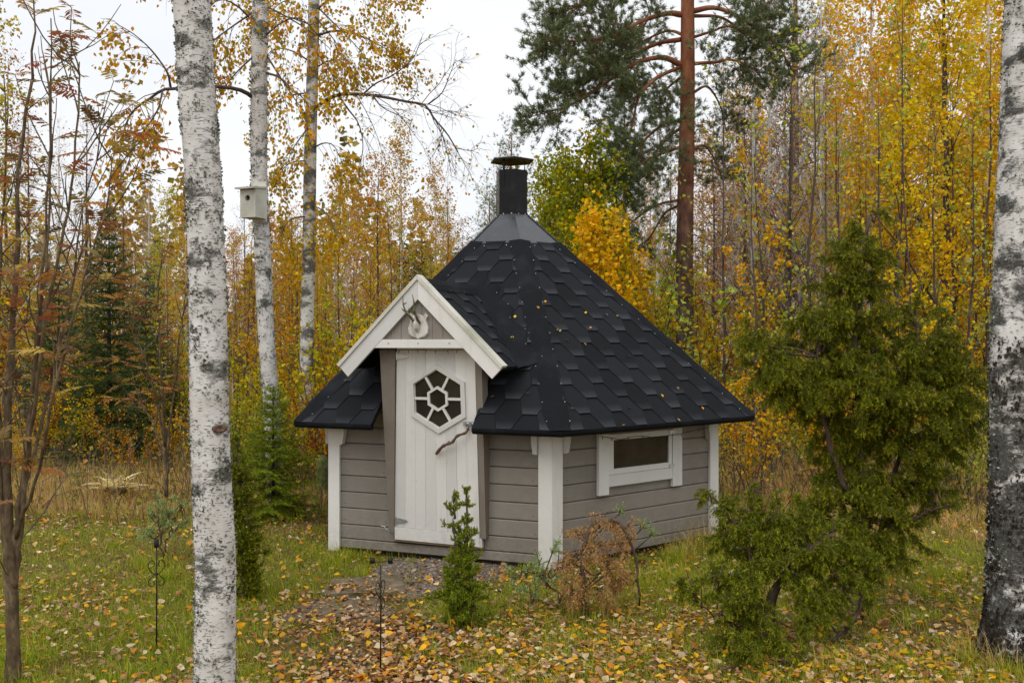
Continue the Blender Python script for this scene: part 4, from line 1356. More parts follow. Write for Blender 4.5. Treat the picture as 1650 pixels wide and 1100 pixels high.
# ------------------------------------------------------------------ tree builders
def skeleton(rs, H, r, bare, nb, L0, L1, up0, up1, wob=.12, pull=(0, 0, 0), sub=5, subL=.4, lean=(0, 0), crook=.02, k0=8, droop2=(0, 0, 0), levels=2, trunkpts=None, bend=0.0):
    """trunk and branches; returns (mesh builder, list of twig polylines)"""
    mb = MB(); twigs = []
    if trunkpts is None:
        n = 14
        P = np.zeros((n, 3)); P[:, 2] = np.linspace(-.15, H, n)
        w = np.cumsum(rs.normal(size=(n, 2)) * crook, 0) * H / n
        P[:, :2] = w - w[0] + np.array(lean) * np.maximum(P[:, 2:3] / H, 0) ** 1.3 * H
    else:
        P = spline(trunkpts, 26); n = 26; H = P[-1, 2]
    s = np.linspace(0, 1, n)
    rad = r * (1 - s) ** .8 + r * .06
    rad[0] *= 1.25
    tube(mb, P, rad, k0)
    for i in range(nb):
        f = bare + (1 - bare) * ((i + rs.rand()) / nb) ** .9
        f = min(f, .985)
        x = f * (n - 1); j = int(x); p = P[j] + (P[min(j + 1, n - 1)] - P[j]) * (x - j)
        a = i * 2.4 + rs.rand() * .9
        q = (f - bare) / (1 - bare + 1e-6)
        L = (L0 + (L1 - L0) * q) * rs.uniform(.7, 1.2)
        e = up0 + (up1 - up0) * q + rs.normal() * .1
        d = np.array([math.cos(a) * math.cos(e), math.sin(a) * math.cos(e), math.sin(e)])
        rb = max(.0035, min(r * .45, L * .011) * (1 - .5 * q))
        B = grow(rs, p, d, L, 6, wob, np.array(pull) + [0, 0, bend])
        tube(mb, B, np.linspace(rb, rb * .25, 7), 4, cap=False)
        twigs.append(B[3:])
        for m in range(sub):
            g = rs.uniform(.2, .95); x = g * 6; jj = int(x); pp = B[jj] + (B[min(jj + 1, 6)] - B[jj]) * (x - jj)
            dd = unit(unit(B[min(jj + 1, 6)] - B[jj]) + rs.normal(size=3) * .7)
            T_ = grow(rs, pp, dd, L * subL * rs.uniform(.5, 1.2), 4, wob * 1.5, droop2)
            tube(mb, T_, np.linspace(rb * .4, rb * .15, 5), 3, cap=False)
            twigs.append(T_)
            if levels > 2:
                for _ in range(3):
                    pp = T_[rs.randint(1, 5)]
                    dd = unit(unit(T_[-1] - T_[0]) + rs.normal(size=3) * .8)
                    U = grow(rs, pp, dd, L * subL * rs.uniform(.3, .7), 3, wob * 1.6, droop2)
                    tube(mb, U, np.linspace(rb * .22, rb * .1, 4), 3, cap=False)
                    twigs.append(U)
    return mb, twigs, P

def on_twigs(rs, twigs, n, jitter=.03, keep=None):
    w = np.array([np.linalg.norm(t[-1] - t[0]) + .02 for t in twigs]) * (rs.rand(len(twigs)) ** 1.8 + .08); w = w / w.sum()
    idx = rs.choice(len(twigs), n, p=w)
    m = min(len(t) for t in twigs)
    A = np.array([t[-m:] for t in twigs])
    T_ = A[idx]
    u = rs.rand(n) ** .8 * (m - 1 - 1e-6); j = u.astype(int); fr = (u - j)[:, None]
    a = T_[np.arange(n), j]; b = T_[np.arange(n), j + 1]
    return a + (b - a) * fr + rs.normal(size=(n, 3)) * jitter, unit(b - a)

def crown(rs, twigs, n, size, jitter=.04, hang=.5, width=.38, fold=.15):
    P, D = on_twigs(rs, twigs, n, jitter)
    D = D * .4 + randdir(rs, n) * .8 + np.array([0, 0, -hang])
    mb = MB()
    leaves(mb, P, D, size * rs.uniform(.65, 1.25, n), rs, 0, width, fold)
    return mb

PROTO = {}
PARK = []
def proto(key, name, cat, mbT, matT, mbC, matC, crownname='crown'):
    """keep the two meshes of a tree for later copies"""
    PROTO[key] = (name, cat, mbT.mesh(name + '_trunk', matT, (0, 0, 0), True), mbC.mesh(name + '_crown', matC, (0, 0, 0)) if mbC else None, crownname)

def plant(key, x, y, rz, scale, label, group, sz=1.0):
    name, cat, mt, mc, cn = PROTO[key]
    o = empty(name, (x, y, float(gz(x, y))), label, cat, group)
    o.rotation_euler = (0, 0, rz); o.scale = (scale, scale, scale * sz)
    link('trunk', mt, o)
    if mc: link(cn, mc, o)
    return o

rs = np.random.RandomState(11)
# tall birches in autumn leaf, height 10 as built (scaled when planted)
for i, (mat, nl, bark) in enumerate((('l_orange', 5200, 'birch_far'), ('l_yellow', 7000, 'birch_far'), ('l_orange', 3600, 'bark_sap'), ('l_mixed', 5600, 'birch_far'), ('l_rust', 1700, 'bark_twig'), ('l_yellow', 8200, 'bark_sap'))):
    mt, tw, P = skeleton(rs, 10, .075, .16, 44, 2.3, .6, .75, 1.15, .1, (0, 0, .0), 7, .42, k0=7, droop2=(0, 0, -.12), levels=3)
    proto('birch%d' % i, 'birch_tree', 'birch', mt, M[bark], crown(rs, tw, nl, .085, .09, .5), M[mat])
# bare, finely twigged birches
for i in range(2):
    mt, tw, P = skeleton(rs, 10, .07, .2, 48, 2.0, .5, .85, 1.2, .09, (0, 0, .02), 10, .45, k0=6, droop2=(0, 0, -.02), levels=3)
    proto('bare%d' % i, 'bare_birch', 'birch', mt, M['bark_twig' if i else 'birch_far'], crown(rs, tw, 420, .075, .08, .5), M['l_rust'])
# thin dark stemmed saplings with upswept branches, few leaves
for i, (mat, nl) in enumerate((('l_palegreen', 420), ('l_mixed', 620), ('l_palegreen', 220), ('l_orange', 700), ('l_yellow', 900), ('l_mixed', 380))):
    mt, tw, P = skeleton(rs, 6, .028, .12, 20, 1.25, .5, .8, 1.15, .08, (0, 0, .06), 3, .45, k0=6, crook=.05)
    proto('sapling%d' % i, 'young_tree', 'young tree', mt, M['bark_sap'], crown(rs, tw, nl, .07, .035, .35, .42), M[mat])
# low shrubs: several stems from one foot
for i, (mat, nl) in enumerate((('l_mixed', 900), ('l_orange', 900), ('l_palegreen', 800), ('l_yellow', 1000), ('l_rust', 700))):
    mb = MB(); tws = []
    for s in range(9):
        a = s * .7 + rs.rand(); e = rs.uniform(1.0, 1.45)
        B = grow(rs, (rs.normal() * .06, rs.normal() * .06, -.05), (math.cos(a) * math.cos(e), math.sin(a) * math.cos(e), math.sin(e)), rs.uniform(1.3, 2.2), 7, .09, (0, 0, .02))
        tube(mb, B, np.linspace(.011, .003, 8), 4, cap=False); tws.append(B[2:6]); tws.append(B[4:])
        for _ in range(5):
            j = rs.randint(2, 8); T_ = grow(rs, B[j], unit(B[-1] - B[0]) + rs.normal(size=3) * .5, rs.uniform(.25, .6), 3, .15)
            tube(mb, T_, [.005, .004, .003, .002], 3, cap=False); tws.append(T_)
    proto('shrub%d' % i, 'leafy_shrub', 'shrub', mb, M['bark_sap'], crown(rs, tws, nl, .06, .03, .2, .42), M[mat])

def spruce(rs, H, spread, nw, L=.06, dens=1.0, wn=.011, lowbare=.03):
    mt = MB(); mc = MB()
    tube(mt, [(0, 0, -.1), (0, 0, H * .5), (0, 0, H)], [H * .011 + .008, H * .007 + .005, .004], 7)
    allP = []; allD = []
    for w in range(nw):
        f = lowbare + (1 - lowbare) * (w / nw) ** .95
        z = f * H
        Lb = spread * (1 - f) ** .8 * rs.uniform(.8, 1.15) + .05
        nbr = 6 if f < .8 else 5
        for b in range(nbr):
            a = b * 2 * math.pi / nbr + w * 1.1 + rs.normal() * .15
            e = -.22 + .75 * f + rs.normal() * .08
            B = grow(rs, (0, 0, z), (math.cos(a) * math.cos(e), math.sin(a) * math.cos(e), math.sin(e)), Lb * rs.uniform(.75, 1.15), 5, .05, (0, 0, .05))
            tube(mt, B, np.linspace(.004 + Lb * .008, .002, 6), 3, cap=False)
            side = unit(np.cross(B[-1] - B[0], [0, 0, 1]))
            nt_ = max(4, int(Lb * 11 * dens))
            for t_ in range(nt_):
                u = (t_ + .5) / nt_ * 5; j = min(int(u), 4); p = B[j] + (B[j + 1] - B[j]) * (u - j)
                sgn = 1 if t_ % 2 else -1
                Lt = (Lb * .42 * (1 - (u / 5) ** 1.4) + .05) * rs.uniform(.7, 1.2)
                d = unit(unit(B[j + 1] - B[j]) * .7 + side * sgn * .8 + np.array([0, 0, -.22 + .1 * rs.normal()]))
                q = max(4, int(Lt * 46 * dens))
                s_ = rs.rand(q)[:, None]
                pp = p + d * s_ * Lt + np.array([0, 0, -.12]) * s_ ** 2 * Lt
                dd = d * .75 + rs.normal(size=(q, 3)) * .45
                allP.append(pp); allD.append(dd)
            q = int(Lb * 40 * dens) + 5
            s_ = rs.rand(q) * 5 * .999; j = s_.astype(int)
            allP.append(B[j] + (B[j + 1] - B[j]) * (s_ - j)[:, None]); allD.append(unit(B[j + 1] - B[j]) + rs.normal(size=(q, 3)) * .6)
    P = np.concatenate(allP); D = np.concatenate(allD)
    needles(mc, P, D, L * rs.uniform(.7, 1.2, len(P)), wn, 0, rs)
    return mt, mc
mt, mc = spruce(rs, 6.5, 1.7, 28, .085, 1.35, .021); proto('spruce0', 'spruce_tree', 'spruce', mt, M['bark_dark'], mc, M['spruce'])
mt, mc = spruce(rs, 5.5, 1.8, 22, .085, 1.25, .021); proto('spruce1', 'spruce_tree', 'spruce', mt, M['bark_dark'], mc, M['spruce'])
mt, mc = spruce(rs, 1.75, .72, 15, .036, 4.0, .008); proto('spruce2', 'young_spruce', 'spruce', mt, M['bark_dark'], mc, M['spruce_fresh'])

def pinetuft(mc, rs, P, D, n=16, L=.07, w=.006):
    """each tuft: n needles fanning from P about D"""
    k = len(P)
    PP = np.repeat(P, n, 0) + rs.normal(size=(k * n, 3)) * .012
    DD = np.repeat(unit(D), n, 0) + rs.normal(size=(k * n, 3)) * .55
    needles(mc, PP, DD, L * rs.uniform(.7, 1.15, k * n), w, 0, rs)
# distant pines
for i in range(2):
    mt, tw, P = skeleton(rs, 12, .15, .22 if i else .3, 40, 2.6, .8, .15, .75, .12, (0, 0, .04), 8, .38, k0=8, droop2=(0, 0, .1), levels=3)
    mc = MB(); Pq, Dq = on_twigs(rs, tw, 1700, .1); pinetuft(mc, rs, Pq, Dq + [0, 0, .5], 9, .15, .016)
    proto('pine%d' % i, 'pine_tree', 'pine', mt, M['bark_pine'], mc, M['pine'])
# broad leafy trees
for i, (mat, nl, sz, H) in enumerate((('l_green', 13000, .085, 6), ('l_yellow', 5200, .10, 4.5))):
    mt, tw, P = skeleton(rs, H, .07, .12, 38, H * .36, H * .12, .5, 1.0, .12, (0, 0, .03), 9, .5, k0=7, levels=3)
    proto('broad%d' % i, 'broadleaf_tree', 'leafy tree', mt, M['bark_sap'], crown(rs, tw, nl, sz, .09, .4, .42), M[mat])

# ------------------------------------------------------------------ planting the wood
def region(px):
    for lim, txt in ((60, 'at the far left edge'), (190, 'behind the left rowan'), (285, 'left of the thick birch'), (400, 'beside the nest-box birch'),
                     (520, 'left of the hut'), (660, 'behind the gable'), (770, 'left of the chimney'),
                     (905, 'behind the chimney'), (1050, 'right of the chimney'), (1190, 'around the pine foot'),
                     (1330, 'left of the big juniper'), (1480, 'behind the big juniper'), (9999, 'beside the right birch')):
        if px < lim: return txt
def put(key, px, Y, ytop=None, h=None, H0=None, label=None, group=None, rz=None, rsx=rs, lean=0):
    X = (px - 825) / FPX * Y
    me = PROTO[key][2]
    H0 = max(v.co.z for v in me.vertices) if key not in HCACHE else HCACHE[key]
    HCACHE[key] = H0
    if h is None: h = EYE + .085 + (550 - ytop) / FPX * Y
    s = h / H0
    return plant(key, X, Y, rsx.rand() * 6.28 if rz is None else rz, s, label, group)
HCACHE = {}
DESC = {'birch0': ('slender birch with orange leaves', 'orange birches'), 'birch1': ('birch thick with golden leaves', 'golden birches'), 'birch2': ('dark-stemmed birch with orange leaves', 'dark-stemmed orange birches'),
        'birch3': ('slender birch with yellow-green leaves', 'yellow-green birches'), 'birch4': ('tree with sparse rusty leaves', 'rusty trees'), 'birch5': ('dark-stemmed tree with golden leaves', 'golden trees'),
        'bare0': ('almost leafless white-stemmed birch', 'leafless birches'), 'bare1': ('leafless tree of purplish twigs', 'leafless trees'),
        'sapling0': ('thin sapling with pale green leaves', 'pale green saplings'), 'sapling1': ('thin sapling with yellow-green leaves', 'yellow-green saplings'), 'sapling2': ('nearly bare thin sapling', 'bare saplings'),
        'sapling3': ('thin sapling with orange leaves', 'orange saplings'), 'sapling4': ('thin sapling with golden leaves', 'golden saplings'), 'sapling5': ('upswept sapling with few leaves', 'sparse saplings'),
        'shrub0': ('shrub with yellow-green leaves', 'yellow-green shrubs'), 'shrub1': ('shrub with orange leaves', 'orange shrubs'), 'shrub2': ('shrub with pale green leaves', 'pale green shrubs'),
        'shrub3': ('shrub with golden leaves', 'golden shrubs'), 'shrub4': ('shrub with rusty leaves', 'rusty shrubs'),
        'spruce0': ('dark green spruce', 'spruces'), 'spruce1': ('broad dark spruce', 'broad spruces'), 'pine0': ('distant pine with a tall trunk', 'distant pines'), 'pine1': ('distant bushy pine', 'bushy pines')}
def wood(key, px, Y, ytop=None, h=None, rz=None):
    d, g = DESC[key]
    dist = 'near ' if False else ''
    layer = 'front row' if Y < 15.5 else ('far row' if Y > 27 else 'middle row')
    return put(key, px, Y, ytop, h, None, '%s %s, %s' % (d, layer, region(px)), '%s %s, %s' % (g, layer, region(px)), rz)

# chosen trees, placed after the photograph: kind, column, distance, row of the top
for a in (('birch0', 645, 26, 185), ('birch2', 610, 23, 230), ('birch0', 700, 30, 255), ('bare1', 722, 34, 285), ('birch3', 715, 36, 330), ('birch0', 575, 28, 290),
          ('bare0', 560, 24, 330), ('birch0', 540, 22, 290), ('birch2', 470, 20, 320), ('birch0', 440, 25, 330), ('bare1', 395, 30, 300), ('birch0', 300, 24, 315), ('birch3', 268, 27, 300),
          ('birch2', 335, 19, 370), ('bare1', 140, 27, 165), ('bare0', 95, 30, 185), ('bare1', 45, 26, 150), ('bare1', 200, 34, 250), ('bare0', 240, 36, 240), ('birch4', 10, 22, 60), ('birch3', -40, 16, -60),
          ('birch2', 505, 31, 350), ('birch4', 745, 34, 345), ('birch3', 690, 19, 420), ('spruce0', 680, 26, 385),
          ('pine1', 825, 27, 190), ('pine0', 790, 34, 300), ('pine1', 1010, 30, 150), ('bare1', 800, 38, 250),
          ('birch1', 1400, 17, -150), ('birch5', 1520, 15, -220), ('birch1', 1600, 18, -200), ('birch5', 1465, 20, -120), ('birch1', 1350, 22, -40), ('birch5', 1660, 14, -150), ('birch1', 1560, 24, -60),
          ('birch5', 1500, 28, 60), ('birch1', 1420, 30, 40), ('birch5', 1350, 32, 150), ('birch1', 1600, 32, 60),
          ('birch4', 1200, 19, 90), ('bare0', 1240, 20, -90), ('bare0', 1290, 22, -60), ('birch4', 1265, 25, 40), ('birch0', 1180, 26, 130), ('birch4', 1150, 22, 180), ('bare0', 1060, 27, 120),
          ('birch0', 1215, 30, 160), ('birch3', 1300, 27, 120), ('bare1', 1330, 24, 30), ('birch4', 1080, 30, 220), ('birch0', 1050, 33, 250), ('birch0', 1130, 34, 200), ('pine0', 1285, 23, -190),
          ('bare0', 1215, 18, -120), ('bare0', 1325, 19, -80), ('bare0', 1385, 23, -60), ('bare1', 1270, 17, 60), ('bare0', 1165, 23, 60), ('birch3', 1450, 18, 20), ('birch0', 1240, 36, 200), ('birch3', 1000, 36, 250), ('birch0', 960, 34, 270), ('birch0', 900, 38, 300)):
    wood(*a)
put('spruce0', 176, 12.8, 330, label='tall dark spruce behind the thin rowan, left of the thick birch')
put('spruce1', 95, 14.5, 420, label='dark bushy spruce behind the stems of the left rowan clump')
put('spruce1', 235, 14.6, 440, label='shadowy spruce low in the wood left of the thick birch')
put('spruce2', 232, 13.0, None, .62, label='very small dark spruce in tan grass behind the pale fern')
put('spruce2', 440, 9.15, None, 1.3, label='young bright green spruce at the foot of the nest-box birch')
put('spruce2', 385, 11.5, None, .95, label='small green spruce half hidden behind the thick foreground birch')
put('spruce2', 408, 10.4, None, .75, label='small pale green spruce between the thick birch and the nest-box birch foot')
put('broad0', 938, 14.0, 188, label='bright green leafy tree right of the chimney')
put('broad0', 905, 21, 230, label='green leafy tree top just behind the chimney')
put('broad1', 958, 12.6, 312, label='bush of big golden leaves above the right roof slope')
put('broad1', 1010, 14, 385, label='lower golden leafy bush beside the pine, above the right roof slope')

# thickets of saplings and shrubs, deeper ones in rows behind
wr = np.random.RandomState(5)
def scatter(n, px0, px1, Y0, Y1, kinds, t0, t1, avoid=True):
    for k in range(n):
        px = px0 + (px1 - px0) * (k + wr.rand()) / n
        Y = wr.uniform(Y0, Y1)
        wood(kinds[wr.randint(len(kinds))], px, Y, wr.uniform(t0, t1))
scatter(15, 1160, 1600, 11.5, 14.5, ('sapling0', 'sapling2', 'sapling2', 'sapling4'), -60, 190)
scatter(12, 1330, 1640, 14.5, 19, ('sapling5', 'sapling2', 'sapling4', 'sapling3'), 0, 250)
scatter(9, 1190, 1620, 12.5, 16, ('shrub0', 'shrub1', 'shrub2', 'shrub3'), 430, 570)
scatter(12, 1130, 1660, 17, 24, ('shrub1', 'shrub3', 'shrub4', 'sapling3', 'birch2'), 380, 500)
scatter(9, 500, 760, 13.5, 18, ('sapling1', 'sapling0', 'sapling3', 'sapling5'), 300, 430)
scatter(12, 440, 800, 13, 19, ('shrub0', 'shrub1', 'shrub2', 'shrub3', 'sapling1'), 470, 560)
scatter(9, 340, 540, 15, 22, ('sapling3', 'sapling1', 'sapling5', 'birch2'), 330, 430)
scatter(7, 380, 540, 13, 17, ('shrub1', 'sapling3', 'shrub0', 'shrub4'), 460, 560)
scatter(8, -60, 330, 16, 23, ('sapling1', 'sapling3', 'birch3', 'sapling4'), 330, 430)
scatter(9, 180, 330, 14, 18, ('shrub0', 'shrub2', 'sapling3', 'shrub1'), 440, 570)
scatter(6, -80, 160, 14, 20, ('shrub1', 'shrub4', 'shrub3', 'sapling5'), 420, 540)
scatter(9, 860, 1150, 13.5, 18, ('sapling0', 'sapling1', 'shrub2', 'sapling5'), 300, 430)
scatter(10, 900, 1200, 13, 20, ('shrub0', 'shrub1', 'shrub4', 'shrub2', 'shrub3'), 420, 520)
scatter(22, 340, 560, 10.8, 13.2, ('shrub0', 'shrub2', 'shrub4', 'shrub1'), 600, 690)
scatter(12, -60, 300, 11.5, 13.5, ('shrub0', 'shrub4', 'shrub1', 'shrub3'), 560, 680)
scatter(20, 1140, 1620, 9.6, 12.5, ('shrub0', 'shrub1', 'shrub2', 'shrub3', 'shrub4', 'sapling2'), 540, 680)
scatter(7, 480, 780, 11, 14, ('shrub1', 'shrub0', 'shrub3'), 450, 540)
scatter(24, -200, 1850, 24, 30, ('birch2', 'birch0', 'birch3', 'birch4', 'birch1', 'spruce0'), 360, 430)
scatter(26, -250, 1900, 30, 40, ('birch0', 'birch4', 'spruce0', 'birch3', 'birch2'), 350, 420)
# the unbroken wood far behind
def farwood():
    mb = MB(); rr = np.random.RandomState(3)
    n = 42000
    a = rr.uniform(-.9, .9, n); Y = rr.uniform(42, 60, n)
    top = 7.5 + 2.4 * np.sin(a * 23) + 1.6 * np.sin(a * 61 + 2) + 1.2 * np.sin(a * 140)
    z = top * rr.rand(n) ** .8
    P = np.stack([a * Y * .8, Y, z], 1)
    leaves(mb, P, randdir(rr, n) + [0, 0, -.3], rr.uniform(.2, .45, n), rr, 0, .42, .15)
    mt = MB()
    for k in range(260):
        x = rr.uniform(-44, 44); y = rr.uniform(42, 58); h = rr.uniform(4, 6.5)
        tube(mt, [(x, y, -.3), (x + rr.normal() * .3, y, h)], [.09, .02], 5, cap=False)
    o = empty('far_wood', (0, 50, 0), 'far autumn wood of orange and brown crowns closing off the view behind all trees', 'wood')
    o['kind'] = 'stuff'
    part('trunk', mt, M['bark_sap'], o, kind='stuff'); part('crown', mb, M['farleaf'], o, kind='stuff')
M['farleaf'] = leafmat('far_autumn_leaf', [(.34, .17, .05), (.42, .26, .07), (.20, .13, .05), (.26, .22, .06), (.12, .10, .04), (.38, .2, .08)], .2)
farwood()

# labels shared by look-alikes that stand side by side: tell them apart by their order from left to right
def tell_apart():
    by = {}
    for o in bpy.data.objects:
        if o.parent is None and o.get('label') and o.get('group'): by.setdefault(o['label'], []).append(o)
    ordn = ['leftmost', 'second from left', 'third from left', 'fourth from left', 'fifth from left', 'sixth from left', 'seventh from left', 'eighth from left', 'ninth from left', 'tenth from left', 'eleventh from left', 'twelfth from left']
    for lab, L in by.items():
        if not 2 <= len(L) <= 13: continue
        L.sort(key=lambda o: o.location.x / o.location.y)
        for k, o in enumerate(L):
            if len(L) == 2: w = ('left one', 'right one')[k]
            elif len(L) == 3: w = ('left one', 'middle one', 'right one')[k]
            else: w = ordn[k] if k < len(L) - 1 else 'rightmost'
            o['label'] = lab + ', ' + w
tell_apart()
# ------------------------------------------------------------------ birches near the camera
def pxline(pts):
    return np.array([pix(a, b, Y) for a, b, Y in pts])
def birchtrunk(mb, pts, rad, k=24, n=60, seed=0, rough=.02, flare=0):
    rr = np.random.RandomState(seed)
    P = spline(pts, n); r = np.interp(np.linspace(0, 1, n), np.linspace(0, 1, len(rad)), rad)
    u = np.arange(k) / k * 2 * np.pi
    w = 1 + rough * (rr.normal(size=(n, k)) * .5 + np.cumsum(rr.normal(size=(n, 1)), 0) * .12 + .8 * np.sin(u * 2 + np.linspace(0, 9, n)[:, None]) )
    for _ in range(2): w = (w + np.roll(w, 1, 1) + np.roll(w, -1, 1)) / 3
    if flare:
        z = P[:, 2:3]; w = w * (1 + flare * np.clip(1 - z / .35, 0, 1) ** 2 * (1 + .35 * np.sin(u * 5 + 1)))
    tube(mb, P, r, k, wob=w)
    return P, r
def lichenflakes(mb, P, r, n, seed, size=.012, zlo=-9, zhi=9, thr=.56, sc=.055):
    """small raised flakes in patches round a trunk"""
    rr = np.random.RandomState(seed)
    t = rr.rand(n * 6) * (len(P) - 1.001); j = t.astype(int); f = (t - j)[:, None]
    a = rr.rand(n * 6) * 2 * np.pi
    c = P[j] + (P[j + 1] - P[j]) * f; rad = (r[j] + (r[j + 1] - r[j]) * f[:, 0])
    m = vnoise(a * rad * 1.0 + np.cos(a) * .0, c[:, 2] * 1.6, sc, seed) * .65 + vnoise(a * rad, c[:, 2], sc * .35, seed + 1) * .35
    ok = (m > thr) & (c[:, 2] > zlo) & (c[:, 2] < zhi)
    c, a, rad = c[ok][:n], a[ok][:n], rad[ok][:n]
    N = np.stack([np.cos(a), np.sin(a), rr.normal(size=len(a)) * .2], 1)
    p = c + N * (rad * 1.0)[:, None]
    leaves(mb, p - N * .002, N * .6 + randdir(rr, len(p)) * .75 + [0, 0, -.2], size * rr.uniform(.4, 1.3, len(p)), rr, 0, .5, .25)

# thick birch in the left foreground
Yb = 4.3
pts = pxline([(347, 1175, Yb), (346, 1100, Yb), (347, 980, Yb), (347, 900, Yb), (341, 780, Yb), (337, 650, Yb), (336, 560, Yb), (334, 450, Yb), (330, 350, Yb), (325, 250, Yb), (317, 150, Yb), (309, 0, Yb), (300, -150, Yb), (290, -500, Yb), (300, -900, Yb)])
pts[0][2] = -.15
rads = np.array([36, 33, 32, 31.5, 31, 30, 30, 29, 28.5, 28.5, 28.5, 30, 29, 25, 18]) / FPX * Yb
b = empty('birch_tree', (float(pts[0][0]), Yb, float(gz(pts[0][0], Yb))), 'thick white birch trunk with dark lichen patches in the left foreground', 'birch')
mb = MB(); P, r = birchtrunk(mb, pts, rads, 28, 120, 2, .02); part('trunk', mb, M['birch_near'], b, True)
mb = MB(); lichenflakes(mb, P, r, 9000, 5, .013); part('lichen', mb, M['lichen'], b, kind='stuff')
# branch scar
q = pix(368, 689, Yb - .03); mb = MB()
lathe(mb, [(.001, .004), (.012, .005), (.018, .011), (.025, .008), (.028, -.004)], (0, 0, 0), 14)
Vv = mb.V[0]; dirn = unit(np.array([.35, -1, .1])); ax = unit(np.cross(dirn, Z3)); ay = np.cross(ax, dirn)
mb.V[0] = q - dirn * -.0 + Vv[:, :1] * ax * 1.25 + Vv[:, 1:2] * ay * .7 + Vv[:, 2:] * dirn + np.array([-.028, -.038, 0])
part('branch_scar', mb, M['stick'], b, True)

# birch at the right edge, rough and black at its foot
Yr = 5.0
pts = pxline([(1632, 1090, Yr), (1634, 1050, Yr), (1638, 1000, Yr), (1640, 900, Yr), (1641, 780, Yr), (1641, 600, Yr), (1645, 480, Yr), (1652, 300, Yr), (1660, 100, Yr), (1664, -50, Yr), (1672, -400, Yr), (1680, -800, Yr)])
pts[0][2] = -.2
rads = np.array([55, 50, 47, 45, 44, 43, 42.5, 42, 41, 40, 34, 24]) / FPX * Yr
b = empty('birch_tree', (float(pts[0][0]), Yr, float(gz(pts[0][0], Yr))), 'stout birch cut by the right edge, white above and black and lichened at the foot', 'birch')
mb = MB(); P, r = birchtrunk(mb, pts, rads, 30, 120, 7, .03, .10); part('trunk', mb, M['birch_base'], b, True)
mb = MB(); lichenflakes(mb, P, r, 9000, 9, .014, thr=.52); part('lichen', mb, M['lichen'], b, kind='stuff')
# thick plates of black bark near the foot
mb = MB(); rr = np.random.RandomState(4); n = 9500
t = rr.rand(n) ** 1.5 * .5 * (len(P) - 1); j = t.astype(int); a = rr.rand(n) * 6.283
N = np.stack([np.cos(a), np.sin(a), np.zeros(n)], 1); T_ = np.stack([-np.sin(a), np.cos(a), np.zeros(n)], 1)
hz_ = P[j][:, 2]
mk = vnoise(a * .2, hz_ * .8, .085, 3) * .6 + vnoise(a * .2, hz_, .03, 6) * .4 > .36 + .22 * np.clip(hz_ / 1.3, 0, 1) + .18 * np.clip(np.cos(a), 0, 1) + rr.normal(size=n) * .03
j, N, T_, n = j[mk], N[mk], T_[mk], mk.sum()
fl = 1 + .10 * np.clip(1 - P[j][:, 2] / .35, 0, 1) ** 2
c = P[j] + N * (r[j] * fl)[:, None]
leaves(mb, c - Z3 * .01 - N * .002, Z3 * rr.choice([-1, 1], n)[:, None] + N * .25 + T_ * rr.normal(size=(n, 1)) * .45, rr.uniform(.012, .04, n), rr, 0, .28, .3)
part('bark_plate', mb, M['bark_dark'], b, kind='stuff')

def twigsprays(rs, mb, B, rb, nsub, L, droop, gen=2, tw=None, spread=.8, start=.15, k=3):
    """finer branches along polyline B"""
    tw = [] if tw is None else tw
    n = len(B) - 1
    for m in range(nsub):
        g = start + (1 - start) * (m + rs.rand()) / nsub; x = min(g, .99) * n; j = int(x)
        p = B[j] + (B[j + 1] - B[j]) * (x - j)
        d = unit(unit(B[j + 1] - B[j]) * .8 + randdir(rs, 1)[0] * spread)
        l = L * rs.uniform(.5, 1.2) * (1.1 - .5 * g)
        T_ = grow(rs, p, d, l, 5, .16, (0, 0, -droop))
        r0 = rb * .5
        tube(mb, T_, np.linspace(r0, r0 * .35, 6), k, cap=False)
        tw.append(T_[1:])
        if gen > 1: twigsprays(rs, mb, T_, r0, max(3, nsub // 2), l * .6, droop * 1.5, gen - 1, tw, spread, .2)
    return tw

# nest-box birch
rs = np.random.RandomState(51)
Y2 = 9.5
pts = pxline([(447, 850, Y2), (440, 690, Y2), (434, 610, Y2), (427, 500, Y2), (423, 400, Y2), (418, 300, Y2), (417, 200, Y2), (418, 100, Y2), (420, 0, Y2), (424, -200, Y2), (430, -500, Y2), (436, -800, Y2)])
pts[0][2] = -.2
b = empty('birch_tree', (float(pts[0][0]), Y2, float(gz(pts[0][0], Y2))), 'slim white birch that carries the nest box, left of the hut', 'birch')
mb = MB(); P, r = birchtrunk(mb, pts, np.array([15.5, 13.5, 13.2, 13, 13, 13.2, 13.3, 13.5, 13.8, 12, 9, 5]) / FPX * Y2, 18, 90, 12, .02)
part('trunk', mb, M['birch_near'], b, True)
mb = MB(); lichenflakes(mb, P, r, 3500, 25, .02, sc=.09); part('lichen', mb, M['lichen'], b, kind='stuff')
mb = MB(); tw = []
def limb(mb, pp, r0, r1, n=16):
    B = spline(pxline(pp), n); tube(mb, B, np.linspace(r0, r1, n), 6, cap=False); return B
B = limb(mb, [(408, 158, 9.5), (392, 147, 9.3), (365, 141, 9.0), (330, 140, 8.7), (285, 143, 8.5), (262, 145, 8.4), (243, 158, 8.4), (222, 172, 8.3), (206, 192, 8.3), (196, 225, 8.3)], .022, .007)
tw += twigsprays(rs, mb, B, .010, 8, .8, .26, 2, None, .75, .45)
B = limb(mb, [(275, 141, 8.5), (270, 118, 8.4), (255, 95, 8.4), (238, 75, 8.3), (215, 55, 8.3), (190, 40, 8.2)], .011, .003)
tw += twigsprays(rs, mb, B, .007, 8, .55, .12, 2, None, .75, .2)
B = limb(mb, [(262, 146, 8.4), (255, 175, 8.3), (240, 200, 8.3), (215, 235, 8.2), (205, 275, 8.2)], .008, .003)
tw += twigsprays(rs, mb, B, .006, 7, .5, .25, 2, None, .7, .2)
